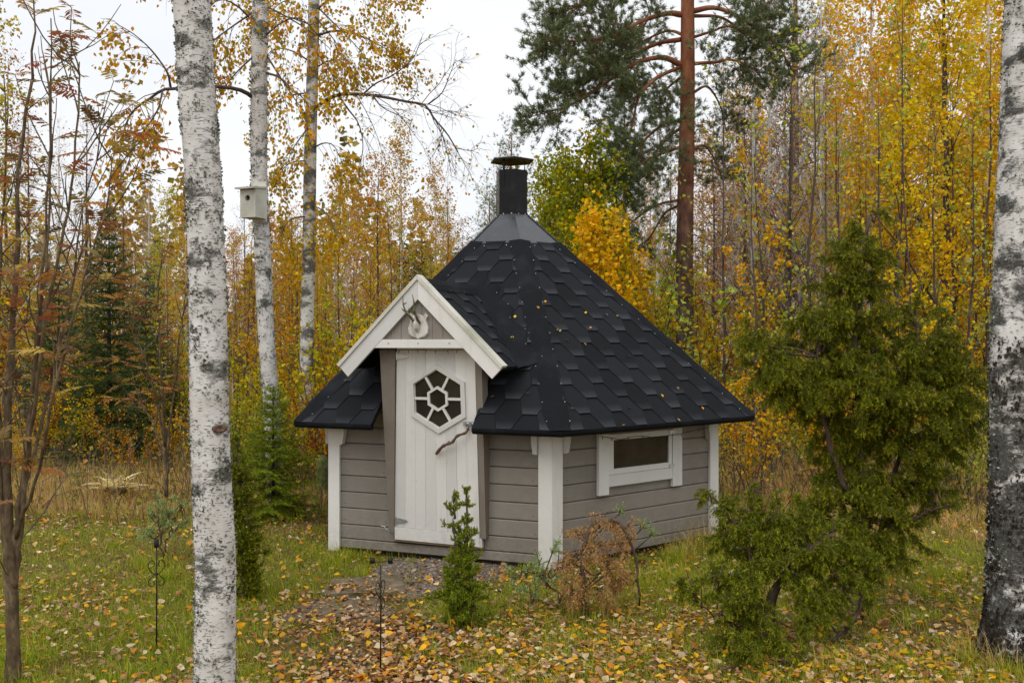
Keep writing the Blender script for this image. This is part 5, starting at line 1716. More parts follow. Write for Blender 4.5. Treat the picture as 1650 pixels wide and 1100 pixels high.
B = limb(mb, [(430, 118, 9.5), (450, 125, 9.3), (468, 143, 9.2), (485, 155, 9.2), (498, 172, 9.1)], .014, .004)
tw += twigsprays(rs, mb, B, .008, 6, .6, .2, 2, None, .75, .2)
for (x, y, dx, dy) in ((425, 60, 60, -40), (412, 40, -60, -50), (428, 10, 70, 30), (410, 90, -40, 30), (414, -40, -110, -20), (426, -60, 120, -30), (408, 20, -70, 40), (430, 90, 45, 60)):
    B = limb(mb, [(x, y, 9.5), (x + dx * .5, y + dy * .6, 9.3), (x + dx, y + dy + 10, 9.2), (x + dx * 1.5, y + dy + 40, 9.2)], .011, .003, 8)
    tw += twigsprays(rs, mb, B, .007, 7, .7, .25, 2, None, .8, .2)
part('branch', mb, M['bark_twig'], b, True)
part('crown', crown(rs, tw, 1900, .05, .03, .8), M['l_orange'], b)

# third slim birch with a long right-hand bough
Y3 = 13.0
pts = pxline([(494, 780, Y3), (494, 640, Y3), (495, 520, Y3), (498, 400, Y3), (499, 300, Y3), (501, 200, Y3), (504, 100, Y3), (506, 0, Y3), (508, -200, Y3), (512, -500, Y3)])
pts[0][2] = -.2
b = empty('birch_tree', (float(pts[0][0]), Y3, float(gz(pts[0][0], Y3))), 'grey-barked slim birch with a long bare bough reaching right over the hut', 'birch')
mb = MB(); P, r = birchtrunk(mb, pts, np.array([13, 11.5, 11, 10.5, 10, 9.5, 9.2, 9, 7.5, 4]) / FPX * Y3, 14, 70, 15, .02)
part('trunk', mb, M['birch_grey'], b, True)
mb = MB(); tw = []; tw2 = []
B = limb(mb, [(503, 180, 13), (520, 165, 12.8), (545, 153, 12.6), (580, 152, 12.4), (615, 156, 12.2), (655, 164, 12.1), (685, 170, 12), (700, 192, 11.9), (720, 215, 11.8), (738, 245, 11.8)], .028, .008, 22)
tw2 += twigsprays(rs, mb, B, .013, 15, 1.05, .05, 3, None, .85, .3)
B = limb(mb, [(585, 152, 12.4), (605, 135, 12.3), (635, 120, 12.2), (665, 95, 12.1), (680, 60, 12)], .012, .004, 12)
tw2 += twigsprays(rs, mb, B, .008, 8, .8, .04, 2, None, .85, .3)
B = limb(mb, [(690, 168, 12), (712, 150, 11.9), (725, 120, 11.9), (735, 95, 11.8)], .010, .003, 10)
tw2 += twigsprays(rs, mb, B, .007, 8, .6, .04, 2, None, .85, .2)
B = limb(mb, [(600, 153, 12.3), (615, 172, 12.2), (640, 185, 12.1), (665, 195, 12)], .010, .003, 10)
tw2 += twigsprays(rs, mb, B, .007, 8, .6, .1, 2, None, .85, .2)
B = limb(mb, [(545, 153, 12.6), (560, 175, 12.5), (578, 200, 12.4), (585, 235, 12.4), (580, 265, 12.4)], .014, .004, 12)
tw2 += twigsprays(rs, mb, B, .008, 7, .7, .2, 2, None, .8, .3)
B = limb(mb, [(505, 60, 13), (540, 50, 12.8), (580, 58, 12.6), (615, 75, 12.4), (640, 90, 12.3)], .018, .004, 12)
tw += twigsprays(rs, mb, B, .009, 9, .9, .1, 3, None, .85, .2)
B = limb(mb, [(506, 20, 13), (530, 0, 12.8), (560, -15, 12.6), (600, -20, 12.4), (640, 0, 12.3)], .018, .004, 12)
tw += twigsprays(rs, mb, B, .009, 9, .9, .15, 3, None, .85, .2)
for (x, y, dx, dy) in ((500, 100, -60, -30), (500, 40, -70, -20), (508, 110, 45, -20), (500, 150, -55, 5), (505, -10, -60, 10), (503, 240, 35, -15), (498, 260, -40, 0), (500, 330, 30, 10), (497, 350, -35, 0), (505, 80, 30, 30), (502, 20, 40, 40), (502, 200, -30, 30), (506, -60, -80, 20), (506, -90, 90, 10), (508, -150, 100, 40), (506, -140, -100, 60), (510, 10, 60, 50)):
    B = limb(mb, [(x, y, 13), (x + dx * .5, y + dy * .6, 12.8), (x + dx, y + dy + 10, 12.6), (x + dx * 1.4, y + dy + 40, 12.5)], .012, .003, 8)
    tw += twigsprays(rs, mb, B, .007, 8, .8, .28, 2, None, .8, .15)
part('branch', mb, M['bark_twig'], b, True)
mc = crown(rs, tw, 6500, .055, .05, .7); P_, D_ = on_twigs(rs, tw2, 160, .02); leaves(mc, P_, D_ + [0, 0, -.6], .045, rs)
part('crown', mc, M['l_orange'], b)

# nest box
bx = pix(408, 328, Y2 - .19)
nb = empty('nest_box', tuple(bx), 'white weathered wooden nest box hung on the slim birch', 'nest box')
ang = R(22)
xf = np.array([math.cos(ang), -math.sin(ang), 0.]); of = np.array([-math.sin(ang), -math.cos(ang), 0.])
NF = np.array([xf, Z3, of, bx])     # x to the right, z out of the front (turned left)
w2 = .075; dp = .085
mb = MB(); P = [(-w2, -.145), (w2, -.145), (w2, .125), (-w2, .125)]
hole = [(.026 * math.cos(a) - .0, .045 + .026 * math.sin(a)) for a in np.arange(4) * math.pi / 2 + math.pi * 1.25]
ring(mb, P, [(-.019, .026), (.019, .026), (.019, .064), (-.019, .064)], dp - .016, dp, NF); part('front_board', mb, M['whitecap'], nb)
mb = MB(); prism(mb, [(w2 - .0, -.145), (w2 + .016, -.145), (w2 + .016, .16), (w2, .16)], -dp, dp, NF); part('side_board', mb, M['whitecap'], nb)
mb = MB(); prism(mb, [(-w2 - .016, -.145), (-w2, -.145), (-w2, .14), (-w2 - .016, .14)], -dp, dp, NF); part('side_board', mb, M['whitecap'], nb)
mb = MB(); prism(mb, [(-w2, -.17), (w2 + .012, -.17), (w2 + .012, .225), (-w2, .225)], -dp - .018, -dp, NF); part('back_board', mb, M['whitecap'], nb)
mb = MB(); prism(mb, [(-w2, -.144), (w2, -.144), (w2, -.128), (-w2, -.128)], -dp, dp - .017, NF); part('floor_board', mb, M['whitecap'], nb)
mb = MB(); G = np.array([NF[0], NF[2], -NF[1], NF[3]])
c = np.array([0, .137]); lf = np.array([[NF[0], unit(NF[2] - Z3 * .12), unit(Z3 + NF[2] * .12), bx + Z3 * .152]])[0]
box(mb, (-w2 - .04, -dp + .0, -.009), (w2 + .03, dp + .055, .009), lf); part('lid', mb, M['whitecap'], nb)
mb = MB()
k = 12; ci = [(.021 * math.cos(a), .045 + .021 * math.sin(a)) for a in np.arange(k) / k * 2 * math.pi]
sq = [(.0275 * math.cos(a), .045 + .0275 * math.sin(a)) for a in np.arange(k) / k * 2 * math.pi]
ring(mb, sq, ci, dp + .0006, dp + .004, NF); part('hole_rim', mb, M['stick'], nb)
mb = MB(); prism(mb, [(-.06, -.12), (.06, -.12), (.06, .11), (-.06, .11)], dp - .034, dp - .03, NF); part('hole_shade', mb, M['dark'], nb)  # added dark sheet behind the hole, its colour standing in for the shade inside

# ------------------------------------------------------------------ red-barked pine behind the hut
rs = np.random.RandomState(61)
Yp = 15.0
pts = pxline([(1106, 740, Yp), (1104, 560, Yp), (1103, 450, Yp), (1104, 350, Yp), (1106, 250, Yp), (1108, 150, Yp), (1108, 50, Yp), (1108, -50, Yp), (1110, -300, Yp), (1114, -600, Yp)])
pts[0][2] = -.2
b = empty('pine_tree', (float(pts[0][0]), Yp, float(gz(pts[0][0], Yp))), 'tall pine with glowing red-brown bark and spreading dark boughs behind the hut', 'pine')
mb = MB(); P, r = birchtrunk(mb, pts, np.array([17, 15, 14, 13.5, 12.5, 11.5, 11, 10.5, 9, 4]) / FPX * Yp, 18, 90, 31, .03)
part('trunk', mb, M['bark_pine'], b, True)
mb = MB(); TP = []; TD = []
def pbough(pp, r0, nsub=16, L=.9, dense=1.0, start=.3):
    B = limb(mb, pp, r0, .008, 18)
    tws = twigsprays(rs, mb, B, r0 * .35, nsub, L, -.03, 2, None, .95, start, 4)
    tws.append(B[-8:])
    for t in tws:
        n = max(2, int(np.linalg.norm(t[-1] - t[0]) * 20 * dense))
        u = (1 - rs.rand(n) ** 1.6 * .9) * (len(t) - 1.001); j = u.astype(int)
        TP.append(t[j] + (t[j + 1] - t[j]) * (u - j)[:, None]); TD.append(unit(t[j + 1] - t[j]) * .6 + np.array([0, 0, .55]) + rs.normal(size=(n, 3)) * .3)
for pp, r0, ns, L in (
    ([(1097, 24, 15), (1075, 22, 14.8), (1032, 35, 14.5), (988, 58, 14.2), (923, 67, 14), (874, 66, 13.9)], .05, 22, 1.0),
    ([(1097, 64, 15), (1055, 72, 15.2), (1000, 100, 15.3), (950, 125, 15.3), (900, 140, 15.3)], .04, 18, .95),
    ([(1097, 105, 15), (1068, 93, 14.8), (1025, 102, 14.5), (974, 135, 14.3), (912, 173, 14.2), (858, 182, 14.1)], .05, 24, 1.0),
    ([(1096, 108, 15), (1055, 128, 14.6), (1028, 160, 14.3), (1020, 200, 14.2), (1005, 230, 14.1)], .035, 15, .8),
    ([(1096, 195, 15), (1070, 200, 14.7), (1035, 230, 14.4), (1030, 255, 14.3), (1000, 285, 14.2)], .03, 15, .8),
    ([(1096, 237, 15), (1055, 252, 14.7), (1020, 272, 14.5), (985, 300, 14.4), (955, 320, 14.3)], .03, 16, .8),
    ([(1095, 322, 15), (1055, 332, 14.7), (1015, 360, 14.5), (985, 380, 14.4)], .025, 11, .7),
    ([(1095, 330, 15), (1070, 345, 15.2), (1045, 385, 15.3), (1020, 400, 15.3)], .022, 9, .6),
    ([(1097, -30, 15), (1050, -40, 14.8), (990, -20, 14.5), (940, 5, 14.3), (895, 25, 14.2)], .05, 24, 1.0),
    ([(1097, -60, 15), (1040, -90, 15.4), (980, -80, 15.6), (920, -60, 15.6)], .05, 18, 1.0),
    ([(1118, 18, 15), (1152, 13, 14.8), (1195, 30, 14.6), (1250, 72, 14.4), (1280, 120, 14.3)], .045, 18, .9),
    ([(1118, 26, 15), (1160, 28, 15.2), (1190, 47, 15.3), (1215, 75, 15.3)], .03, 12, .8),
    ([(1118, 60, 15), (1150, 50, 14.6), (1175, 43, 14.4), (1230, 60, 14.2)], .025, 10, .7),
    ([(1118, 103, 15), (1155, 100, 14.8), (1180, 97, 14.6), (1215, 112, 14.5), (1245, 150, 14.4)], .03, 14, .8),
    ([(1116, 150, 15), (1140, 140, 15.5), (1160, 170, 15.9), (1170, 210, 16)], .025, 12, .8),
    ([(1116, 240, 15), (1135, 235, 15.5), (1150, 255, 15.8), (1165, 290, 16)], .025, 10, .7),
    ([(1118, -40, 15), (1170, -60, 14.8), (1230, -40, 14.6), (1280, 0, 14.4)], .04, 18, .9),
    ([(1108, 120, 15), (1090, 130, 15.9), (1070, 150, 16.6), (1060, 180, 17)], .03, 16, .9),
    ([(1108, 200, 15), (1085, 215, 15.9), (1060, 240, 16.6), (1045, 270, 17)], .03, 16, .9),
    ([(1108, 60, 15), (1075, 50, 16), (1030, 70, 16.8), (990, 90, 17)], .03, 16, 1.0)):
    pbough(pp, r0, int(ns * 1.2), L)
part('bough', mb, M['bark_pine'], b, True)
mc = MB(); pinetuft(mc, rs, np.concatenate(TP), np.concatenate(TD), 14, .075, .0085)
part('crown', mc, M['pine'], b)

# ------------------------------------------------------------------ rowans
def rowanleaf(seed):
    rr = np.random.RandomState(seed); mb = MB()
    n = 6; L = 1.0
    def rach(t): return np.array([0, t * L, -.28 * t * t])
    tube(mb, [rach(t) for t in np.linspace(0, 1, 5)], [.012, .01, .009, .007, .004], 3, cap=False)
    P = []; D = []; S = []
    for k in range(n):
        t = .22 + .72 * k / n
        for s in (-1, 1):
            P.append(rach(t)); D.append(np.array([s * .9, .45 + rr.normal() * .1, -.30 + rr.normal() * .12])); S.append(.36 * (1 - .25 * abs(k - 2.5) / 2.5) * rr.uniform(.85, 1.1))
    P.append(rach(1)); D.append(np.array([0, 1, -.5])); S.append(.32)
    # broad leaflets with six corners
    for p, d, s in zip(P, D, S):
        d = unit(d); wv = unit(np.cross(d, [0.1 * rr.normal(), .1 * rr.normal(), 1])); nn = np.cross(wv, d)
        v = [p, p + d * s * .3 + wv * s * .14 + nn * s * .03, p + d * s * .7 + wv * s * .13 + nn * s * .03, p + d * s - nn * s * .06, p + d * s * .7 - wv * s * .13 + nn * s * .03, p + d * s * .3 - wv * s * .14 + nn * s * .03]
        mb.add(v, [[0, 1, 2], [0, 2, 3], [0, 3, 4], [0, 4, 5]])
    return mb.mesh('rowan_leaf', M['rowan'])
RL_ = [rowanleaf(k) for k in range(4)]
def putleaf(rs, parent, p, d, size):
    o = link('leaf', RL_[rs.randint(4)], parent)
    d = unit(d); x = unit(np.cross(d, [0, 0, 1.])); z = np.cross(x, d)
    roll = rs.normal() * .3; x, z = x * math.cos(roll) + z * math.sin(roll), z * math.cos(roll) - x * math.sin(roll)
    q = p - worg(parent)
    o.matrix_local = Matrix([[x[k] * size, d[k] * size, z[k] * size, q[k]] for k in range(3)] + [[0, 0, 0, 1]])
def rowan(name, stems, rad, label, loc, leafn, seed, size=(.11, .17), twign=7, twl=.5, extra=None):
    rs = np.random.RandomState(seed)
    b = empty(name, loc, label, 'rowan')
    mb = MB(); cand = []
    for st, (r0, r1) in zip(stems, rad):
        P = spline(pxline(st), 30); P[1:-1] += rs.normal(size=(28, 3)) * .004
        tube(mb, P, np.linspace(r0, r1, 30) * (1 + .06 * np.sin(np.arange(30) * 1.1)), 8)
        cand.append((P[-1], P[-1] - P[-3])); cand.append((P[-2], P[-1] - P[-3]))
        for m in range(twign):
            j = rs.randint(9, 29); d = unit(unit(P[j] - P[j - 2]) + randdir(rs, 1)[0] * .75)
            T_ = grow(rs, P[j], d, twl * rs.uniform(.4, 1.2), 5, .1, (0, 0, .08))
            tube(mb, T_, np.linspace(.0045, .002, 6), 4, cap=False)
            cand.append((T_[-1], T_[-1] - T_[-2])); cand.append((T_[3], T_[-1] - T_[-2]))
            if rs.rand() < .5:
                U = grow(rs, T_[2], unit(unit(T_[3] - T_[2]) + randdir(rs, 1)[0] * .7), twl * .5, 4, .1, (0, 0, .08))
                tube(mb, U, np.linspace(.003, .0015, 5), 3, cap=False); cand.append((U[-1], U[-1] - U[-2]))
    part('trunk', mb, M['bark_red'], b, True)
    for k in range(leafn):
        p, t = cand[rs.randint(len(cand))]
        a = rs.rand() * 6.283
        d = unit(np.array([math.cos(a), math.sin(a), .15 + rs.normal() * .3]) + unit(t) * .35)
        putleaf(rs, b, p, d, rs.uniform(*size))
    return b
x0 = 22
rowan('rowan_tree', [
    [(20, 1110, 4.8), (20, 1000, 4.8), (14, 920, 4.8), (5, 830, 4.8), (-8, 700, 4.8), (-25, 500, 4.8), (-40, 300, 4.8)],
    [(22, 1110, 4.8), (23, 1000, 4.8), (20, 900, 4.8), (12, 780, 4.8), (14, 650, 4.85), (22, 500, 4.9), (28, 380, 4.9), (30, 250, 4.9), (55, 90, 4.9), (54, 0, 4.9)],
    [(22, 950, 4.8), (30, 880, 4.8), (40, 780, 4.8), (52, 650, 4.8), (62, 520, 4.7), (72, 380, 4.7), (80, 200, 4.7), (82, 30, 4.7)],
    [(22, 900, 4.8), (32, 800, 4.8), (46, 690, 4.9), (60, 560, 5), (75, 420, 5), (82, 250, 5), (82, 100, 5)],
    [(30, 870, 4.8), (42, 760, 4.8), (60, 620, 4.7), (85, 450, 4.6), (112, 330, 4.6), (128, 150, 4.6), (128, 100, 4.6)],
    [(18, 920, 4.8), (10, 840, 4.9), (2, 700, 5), (-5, 560, 5), (2, 400, 5.1), (10, 250, 5.1), (6, 120, 5.1)],
    [(40, 780, 4.8), (65, 690, 4.9), (95, 560, 5.0), (120, 440, 5.1), (135, 330, 5.2), (180, 180, 5.2)],
    [(25, 870, 4.8), (60, 760, 4.6), (85, 640, 4.5), (110, 540, 4.5), (140, 430, 4.5), (172, 330, 4.5), (185, 215, 4.5)]],
    [(.036, .005), (.030, .0035), (.017, .003), (.016, .003), (.014, .0028), (.014, .003), (.011, .0025), (.010, .0025)],
    'many-stemmed rowan with red and orange feathery leaves at the left edge', (float(pix(20, 1000, 4.8)[0]), 4.8, -.085), 270, 71, (.11, .18), 11, .45)
rowan('rowan_tree', [
    [(268, 800, 9.2), (266, 720, 9.2), (262, 640, 9.2), (258, 560, 9.2), (255, 470, 9.2), (262, 400, 9.2)],
    [(268, 790, 9.2), (272, 700, 9.2), (282, 620, 9.2), (290, 540, 9.1), (300, 470, 9.1)],
    [(266, 720, 9.2), (255, 660, 9.1), (240, 600, 9.0), (220, 540, 9.0), (205, 500, 9.0)],
    [(266, 740, 9.2), (250, 690, 9.3), (228, 650, 9.4), (212, 610, 9.4)]],
    [(.02, .005), (.015, .004), (.012, .003), (.01, .003)],
    'thin young rowan with pinkish orange leaves, left of the thick birch', (float(pix(268, 800, 9.2)[0]), 9.2, -.085), 190, 72, (.11, .17), 11, .55)

# ------------------------------------------------------------------ junipers
def spray(P, D, rs, n, L, droop, mbT, mcN, nl, nw, dens, keep_stem=True, rstem=.0016):
    """n drooping shoots set on points P with directions D, clothed in needles"""
    k = len(P); m = 6
    pts = np.zeros((k, m, 3)); pts[:, 0] = P; d = unit(D); l = (L * rs.uniform(.6, 1.3, k))[:, None]
    for i in range(1, m):
        d = unit(d + rs.normal(size=(k, 3)) * .14 + np.array([0, 0, -droop * i / m]))
        pts[:, i] = pts[:, i - 1] + d * l / (m - 1)
    nn = int(dens)
    u = rs.rand(k, nn) * (m - 1.001); j = u.astype(int); f = (u - j)[..., None]
    ii = np.arange(k)[:, None]
    a = pts[ii, j]; b = pts[ii, j + 1]
    base = a + (b - a) * f; t = unit(b - a)
    dd = t * .75 + rs.normal(size=(k, nn, 3)) * .62
    s = nl * rs.uniform(.7, 1.25, k * nn) * (1.15 - .5 * (u / (m - 1)).ravel())
    tp = ((u / (m - 1)).ravel() + rs.normal(size=k * nn) * .16 > .66) & (rs.rand(k) < .6)[ii.ravel().repeat(nn)]
    bb = base.reshape(-1, 3); dq = dd.reshape(-1, 3)
    needles(mcN, bb[~tp], dq[~tp], s[~tp], nw, 0, rs); needles(mcN, bb[tp], dq[tp], s[tp], nw, 1, rs)
    return pts
def conifer_bush(name, label, cat, loc, trunks, blobs, mat, seed, L=.13, droop=.5, nl=.021, nw=.0045, dens=26, per=1.0, barkmat='bark_jun', branches=True, plume=1.0, upw=1.0, sdens=1.0, shrink=.84):
    """trunks: pixel polylines with radii; blobs: (px, py, Y, radius m, count)"""
    rs = np.random.RandomState(seed)
    root = empty(name, loc, label, cat)
    mt = MB(); mc = MB(); allT = []
    for tp, (r0, r1) in trunks:
        P = spline(pxline(tp), 24); P[1:-1] += rs.normal(size=(22, 3)) * .006
        tube(mt, P, np.linspace(r0, r1, 24) * (1 + .1 * np.sin(np.arange(24) * .9)), 8); allT.append(P)
    A = np.concatenate(allT)
    for (px, py, Y, rad, cnt) in blobs:
        rad = rad * shrink
        c = pix(px, py, Y)
        # limb from the nearest lower stem point to the clump
        dist = np.linalg.norm(A - c, axis=1) + np.maximum(0, A[:, 2] - c[2]) * 1.2
        p0 = A[np.argmin(dist)]
        if branches:
            mid = (p0 + c) / 2 + np.array([0, 0, -.04]); mid = mid + rs.normal(size=3) * .09 * np.linalg.norm(c - p0); B = spline([p0, mid, c, c + unit(c - p0 + [0, 0, .05]) * rad * .6], 10)
            tube(mt, B, np.linspace(.007, .0025, 10), 5, cap=False)
        out = unit(c - p0)
        npl = max(3, int(round(cnt * per * plume / 5.6)))
        base = c - out * rad * .35
        for q in range(npl):
            dd = unit(randdir(rs, 1)[0] * .95 + out * .55 + np.array([0, 0, .45 * (droop > -.1) * upw]))
            Lp = rad * rs.uniform(.75, 2.1)
            B = grow(rs, base + randdir(rs, 1)[0] * rad * .3, dd, Lp, 6, .10, (0, 0, -.16 * droop))
            tube(mt, B, np.linspace(.0035, .0014, 7), 3, cap=False)
            ns = max(6, int(Lp / .0068 * sdens))
            u = (.12 + .88 * rs.rand(ns) ** .8) * 5.99; j = u.astype(int); f = (u - j)[:, None]
            P = B[j] + (B[j + 1] - B[j]) * f
            t = unit(B[j + 1] - B[j])
            D = t * .75 + randdir(rs, ns) * .75 + np.array([0, 0, -.12 * droop])
            spray(P, D, rs, ns, L * (.28 + .32 * rs.rand()), droop, mt, mc, nl, nw, dens * .7)
    part('trunk', mt, M[barkmat], root, True)
    part('foliage', mc, [M[mat], M['juniper_tip'] if mat == 'juniper' else M[mat]], root)
    return root
J = 5.9
conifer_bush('juniper', 'tall bushy juniper right of the hut, top bending over to the right', 'juniper', (float(pix(1400, 1000, J)[0]), J, -.085),
    [([(1398, 1010, J), (1400, 930, J), (1392, 850, J), (1388, 760, J), (1385, 660, J), (1378, 560, J), (1375, 470, J), (1388, 400, J), (1405, 350, J)], (.035, .008)),
     ([(1402, 960, J), (1415, 880, J + .1), (1440, 780, J + .1), (1462, 680, J + .1), (1480, 600, J + .1), (1478, 520, J + .1)], (.024, .007)),
     ([(1396, 860, J), (1360, 780, J - .1), (1330, 690, J - .1), (1318, 600, J - .1), (1325, 520, J - .1)], (.02, .006)),
     ([(1420, 860, J), (1470, 838, J - .1), (1500, 822, J - .15), (1540, 815, J - .2)], (.014, .006))],
    [(1412, 345, J, .06, 16), (1398, 375, J, .09, 34), (1382, 415, J, .13, 60), (1362, 455, J, .15, 70), (1395, 465, J, .13, 52), (1345, 500, J, .16, 74), (1385, 520, J, .17, 80), (1330, 550, J, .17, 80),
     (1370, 580, J - .1, .18, 88), (1300, 520, J - .1, .10, 30), (1405, 560, J + .1, .15, 60), (1345, 620, J, .18, 86), (1400, 630, J - .15, .18, 90), (1465, 510, J + .1, .12, 40), (1475, 560, J + .1, .15, 66), (1505, 560, J, .14, 50),
     (1450, 590, J, .17, 80), (1500, 610, J, .17, 80), (1535, 600, J, .13, 46), (1545, 640, J - .1, .16, 66), (1570, 620, J - .1, .09, 26), (1495, 660, J - .1, .18, 90), (1440, 660, J - .1, .18, 90), (1380, 690, J, .18, 86),
     (1335, 680, J, .16, 66), (1430, 720, J, .18, 84), (1485, 725, J - .1, .17, 80), (1530, 710, J - .1, .15, 60), (1560, 690, J - .1, .10, 30), (1360, 740, J, .16, 64), (1410, 775, J, .16, 64), (1465, 780, J, .14, 46), (1510, 775, J, .12, 34),
     (1345, 780, J, .15, 60), (1400, 820, J - .2, .16, 66), (1330, 830, J - .1, .14, 50), (1450, 850, J - .1, .14, 50), (1375, 880, J - .2, .14, 50), (1420, 900, J - .2, .14, 50), (1500, 780, J - .1, .14, 50), (1340, 900, J - .2, .12, 40), (1395, 940, J - .2, .11, 34),
     (1285, 560, J, .12, 46), (1410, 410, J, .10, 34), (1360, 420, J, .10, 30), (1210, 545, J - .2, .07, 18),
     (1360, 800, J, .12, 34), (1430, 830, J, .12, 34), (1390, 860, J, .1, 26), (1500, 815, J - .1, .1, 26), (1440, 880, J, .09, 18),
     (1215, 565, J - .2, .08, 30), (1235, 600, J - .2, .12, 60), (1265, 620, J - .2, .15, 80), (1295, 635, J - .1, .16, 80), (1250, 585, J - .2, .10, 40), (1285, 600, J - .1, .13, 50), (1320, 640, J - .1, .12, 44)],
    'juniper', 81, .15, .8, .024, .0044, 46, 1.15)
J2 = 5.25
conifer_bush('juniper_bush', 'low sprawling juniper in front of the tall one, near the right wall of the hut', 'juniper', (float(pix(1255, 1075, J2)[0]), J2, -.085),
    [([(1250, 1075, J2), (1240, 1010, J2), (1245, 960, J2), (1270, 920, J2), (1310, 880, J2), (1345, 860, J2)], (.04, .01)),
     ([(1250, 1060, J2), (1300, 1045, J2), (1345, 1028, J2), (1375, 1000, J2), (1390, 960, J2)], (.02, .008)),
     ([(1240, 1020, J2), (1215, 940, J2), (1205, 880, J2), (1165, 820, J2), (1140, 790, J2)], (.014, .004)),
     ([(1245, 1030, J2), (1190, 1010, J2 - .1), (1130, 975, J2 - .2)], (.012, .004))],
    [(1140, 795, J2, .05, 10), (1165, 830, J2, .08, 26), (1180, 870, J2, .11, 44), (1215, 820, J2, .10, 36), (1245, 830, J2, .12, 48), (1225, 870, J2, .13, 56), (1265, 865, J2, .14, 66), (1300, 840, J2 + .1, .12, 46),
     (1205, 915, J2, .13, 56), (1255, 915, J2 - .1, .15, 70), (1305, 890, J2, .15, 70), (1340, 860, J2, .13, 52), (1160, 925, J2 - .1, .11, 38), (1130, 960, J2 - .2, .10, 32), (1170, 970, J2 - .2, .13, 50),
     (1215, 965, J2 - .2, .14, 62), (1290, 945, J2 - .1, .14, 60), (1340, 920, J2, .14, 60), (1375, 900, J2, .11, 38), (1360, 955, J2, .12, 40), (1190, 1010, J2 - .2, .12, 44), (1235, 1030, J2 - .3, .13, 56),
     (1205, 1060, J2 - .4, .11, 46), (1260, 1065, J2 - .4, .12, 50), (1300, 1010, J2 - .2, .11, 34), (1110, 930, J2 - .2, .08, 18), (1225, 1090, J2 - .4, .09, 30), (1330, 985, J2, .09, 22)],
    'juniper', 82, .14, .7, .022, .0042, 44, 1.0)
Yj = 5.9
conifer_bush('columnar_juniper', 'narrow green juniper column half hidden behind the thick foreground birch', 'juniper', (float(pix(392, 980, 6.3)[0]), 6.3, -.085),
    [([(392, 985, 6.3), (392, 900, 6.3), (390, 820, 6.3), (384, 740, 6.3), (382, 700, 6.3)], (.02, .004))],
    [(382, 715, 6.3, .04, 14), (384, 745, 6.3, .05, 22), (386, 775, 6.3, .06, 28), (388, 805, 6.3, .075, 34), (390, 835, 6.3, .085, 40), (392, 865, 6.3, .09, 44), (394, 895, 6.3, .10, 50), (394, 925, 6.3, .10, 50), (394, 950, 6.3, .09, 40)],
    'juniper', 83, .13, -.2, .020, .0052, 36, 2.2)
Yt = 5.75
conifer_bush('thuja_shrub', 'slim two-topped young thuja standing before the white door', 'thuja', (float(pix(742, 1005, Yt)[0]), Yt, -.085),
    [([(740, 1008, Yt), (738, 940, Yt), (733, 870, Yt), (730, 800, Yt)], (.010, .002)), ([(746, 1008, Yt), (750, 940, Yt), (753, 870, Yt), (752, 790, Yt)], (.010, .002))],
    [(731, 800, Yt, .018, 7), (751, 792, Yt, .02, 8), (731, 822, Yt, .03, 12), (752, 815, Yt, .032, 13), (733, 848, Yt, .035, 14), (753, 842, Yt, .036, 15), (735, 875, Yt, .035, 11), (753, 870, Yt, .04, 15), (736, 905, Yt, .05, 16), (755, 900, Yt, .045, 16),
     (738, 930, Yt, .07, 30), (756, 935, Yt, .06, 26), (745, 890, Yt, .05, 20), (744, 915, Yt, .06, 26), (734, 935, Yt, .06, 24), (744, 860, Yt, .03, 12), (732, 955, Yt, .09, 42), (755, 960, Yt, .08, 40), (740, 980, Yt, .10, 52), (728, 975, Yt, .08, 30), (760, 985, Yt, .08, 30)],
    'thuja', 84, .07, -.35, .017, .006, 40, 2.0, shrink=1.0)
Yd = 5.85
conifer_bush('bent_juniper', 'half dead brown juniper arching over, in front of the window wall', 'juniper', (float(pix(945, 990, Yd)[0]), Yd, -.085),
    [([(948, 1000, Yd), (940, 950, Yd), (938, 900, Yd), (945, 865, Yd), (965, 845, Yd), (990, 838, Yd), (1015, 870, Yd), (1028, 920, Yd), (1030, 975, Yd)], (.016, .007)),
     ([(945, 900, Yd), (920, 905, Yd), (890, 920, Yd), (865, 945, Yd)], (.007, .003)), ([(960, 850, Yd), (975, 830, Yd), (995, 820, Yd)], (.006, .002))],
    [(930, 860, Yd, .06, 18), (955, 845, Yd, .07, 26), (985, 845, Yd, .08, 30), (965, 880, Yd, .10, 40), (1000, 880, Yd, .09, 34), (930, 895, Yd, .09, 34), (980, 910, Yd, .12, 46), (940, 930, Yd, .11, 38), (900, 900, Yd, .07, 20), (1010, 850, Yd, .06, 18), (1000, 930, Yd, .08, 18), (920, 955, Yd, .1, 24), (970, 945, Yd, .1, 26)],
    'juniper_dry', 85, .17, 1.3, .022, .0036, 22, 1.4, sdens=.75)
conifer_bush('creeping_juniper', 'low bluish-green juniper creeping over the ground at the front corner post', 'juniper', (float(pix(870, 960, 6.0)[0]), 6.0, -.085),
    [([(930, 985, 6.0), (900, 955, 6.0), (870, 930, 6.0), (840, 915, 6.0)], (.008, .003)), ([(930, 985, 6.0), (890, 975, 5.9), (860, 965, 5.9)], (.006, .003))],
    [(870, 905, 6.05, .06, 16), (890, 890, 6.05, .06, 14), (850, 920, 6.0, .07, 20), (830, 930, 6.0, .06, 14), (880, 935, 6.0, .09, 26), (855, 955, 5.95, .09, 24), (900, 960, 5.95, .09, 24), (1000, 825, 5.95, .045, 12), (1035, 850, 5.95, .05, 14), (1050, 862, 5.95, .04, 8)],
    'juniper_blue', 86, .09, .1, .016, .0042, 20, 1.15)
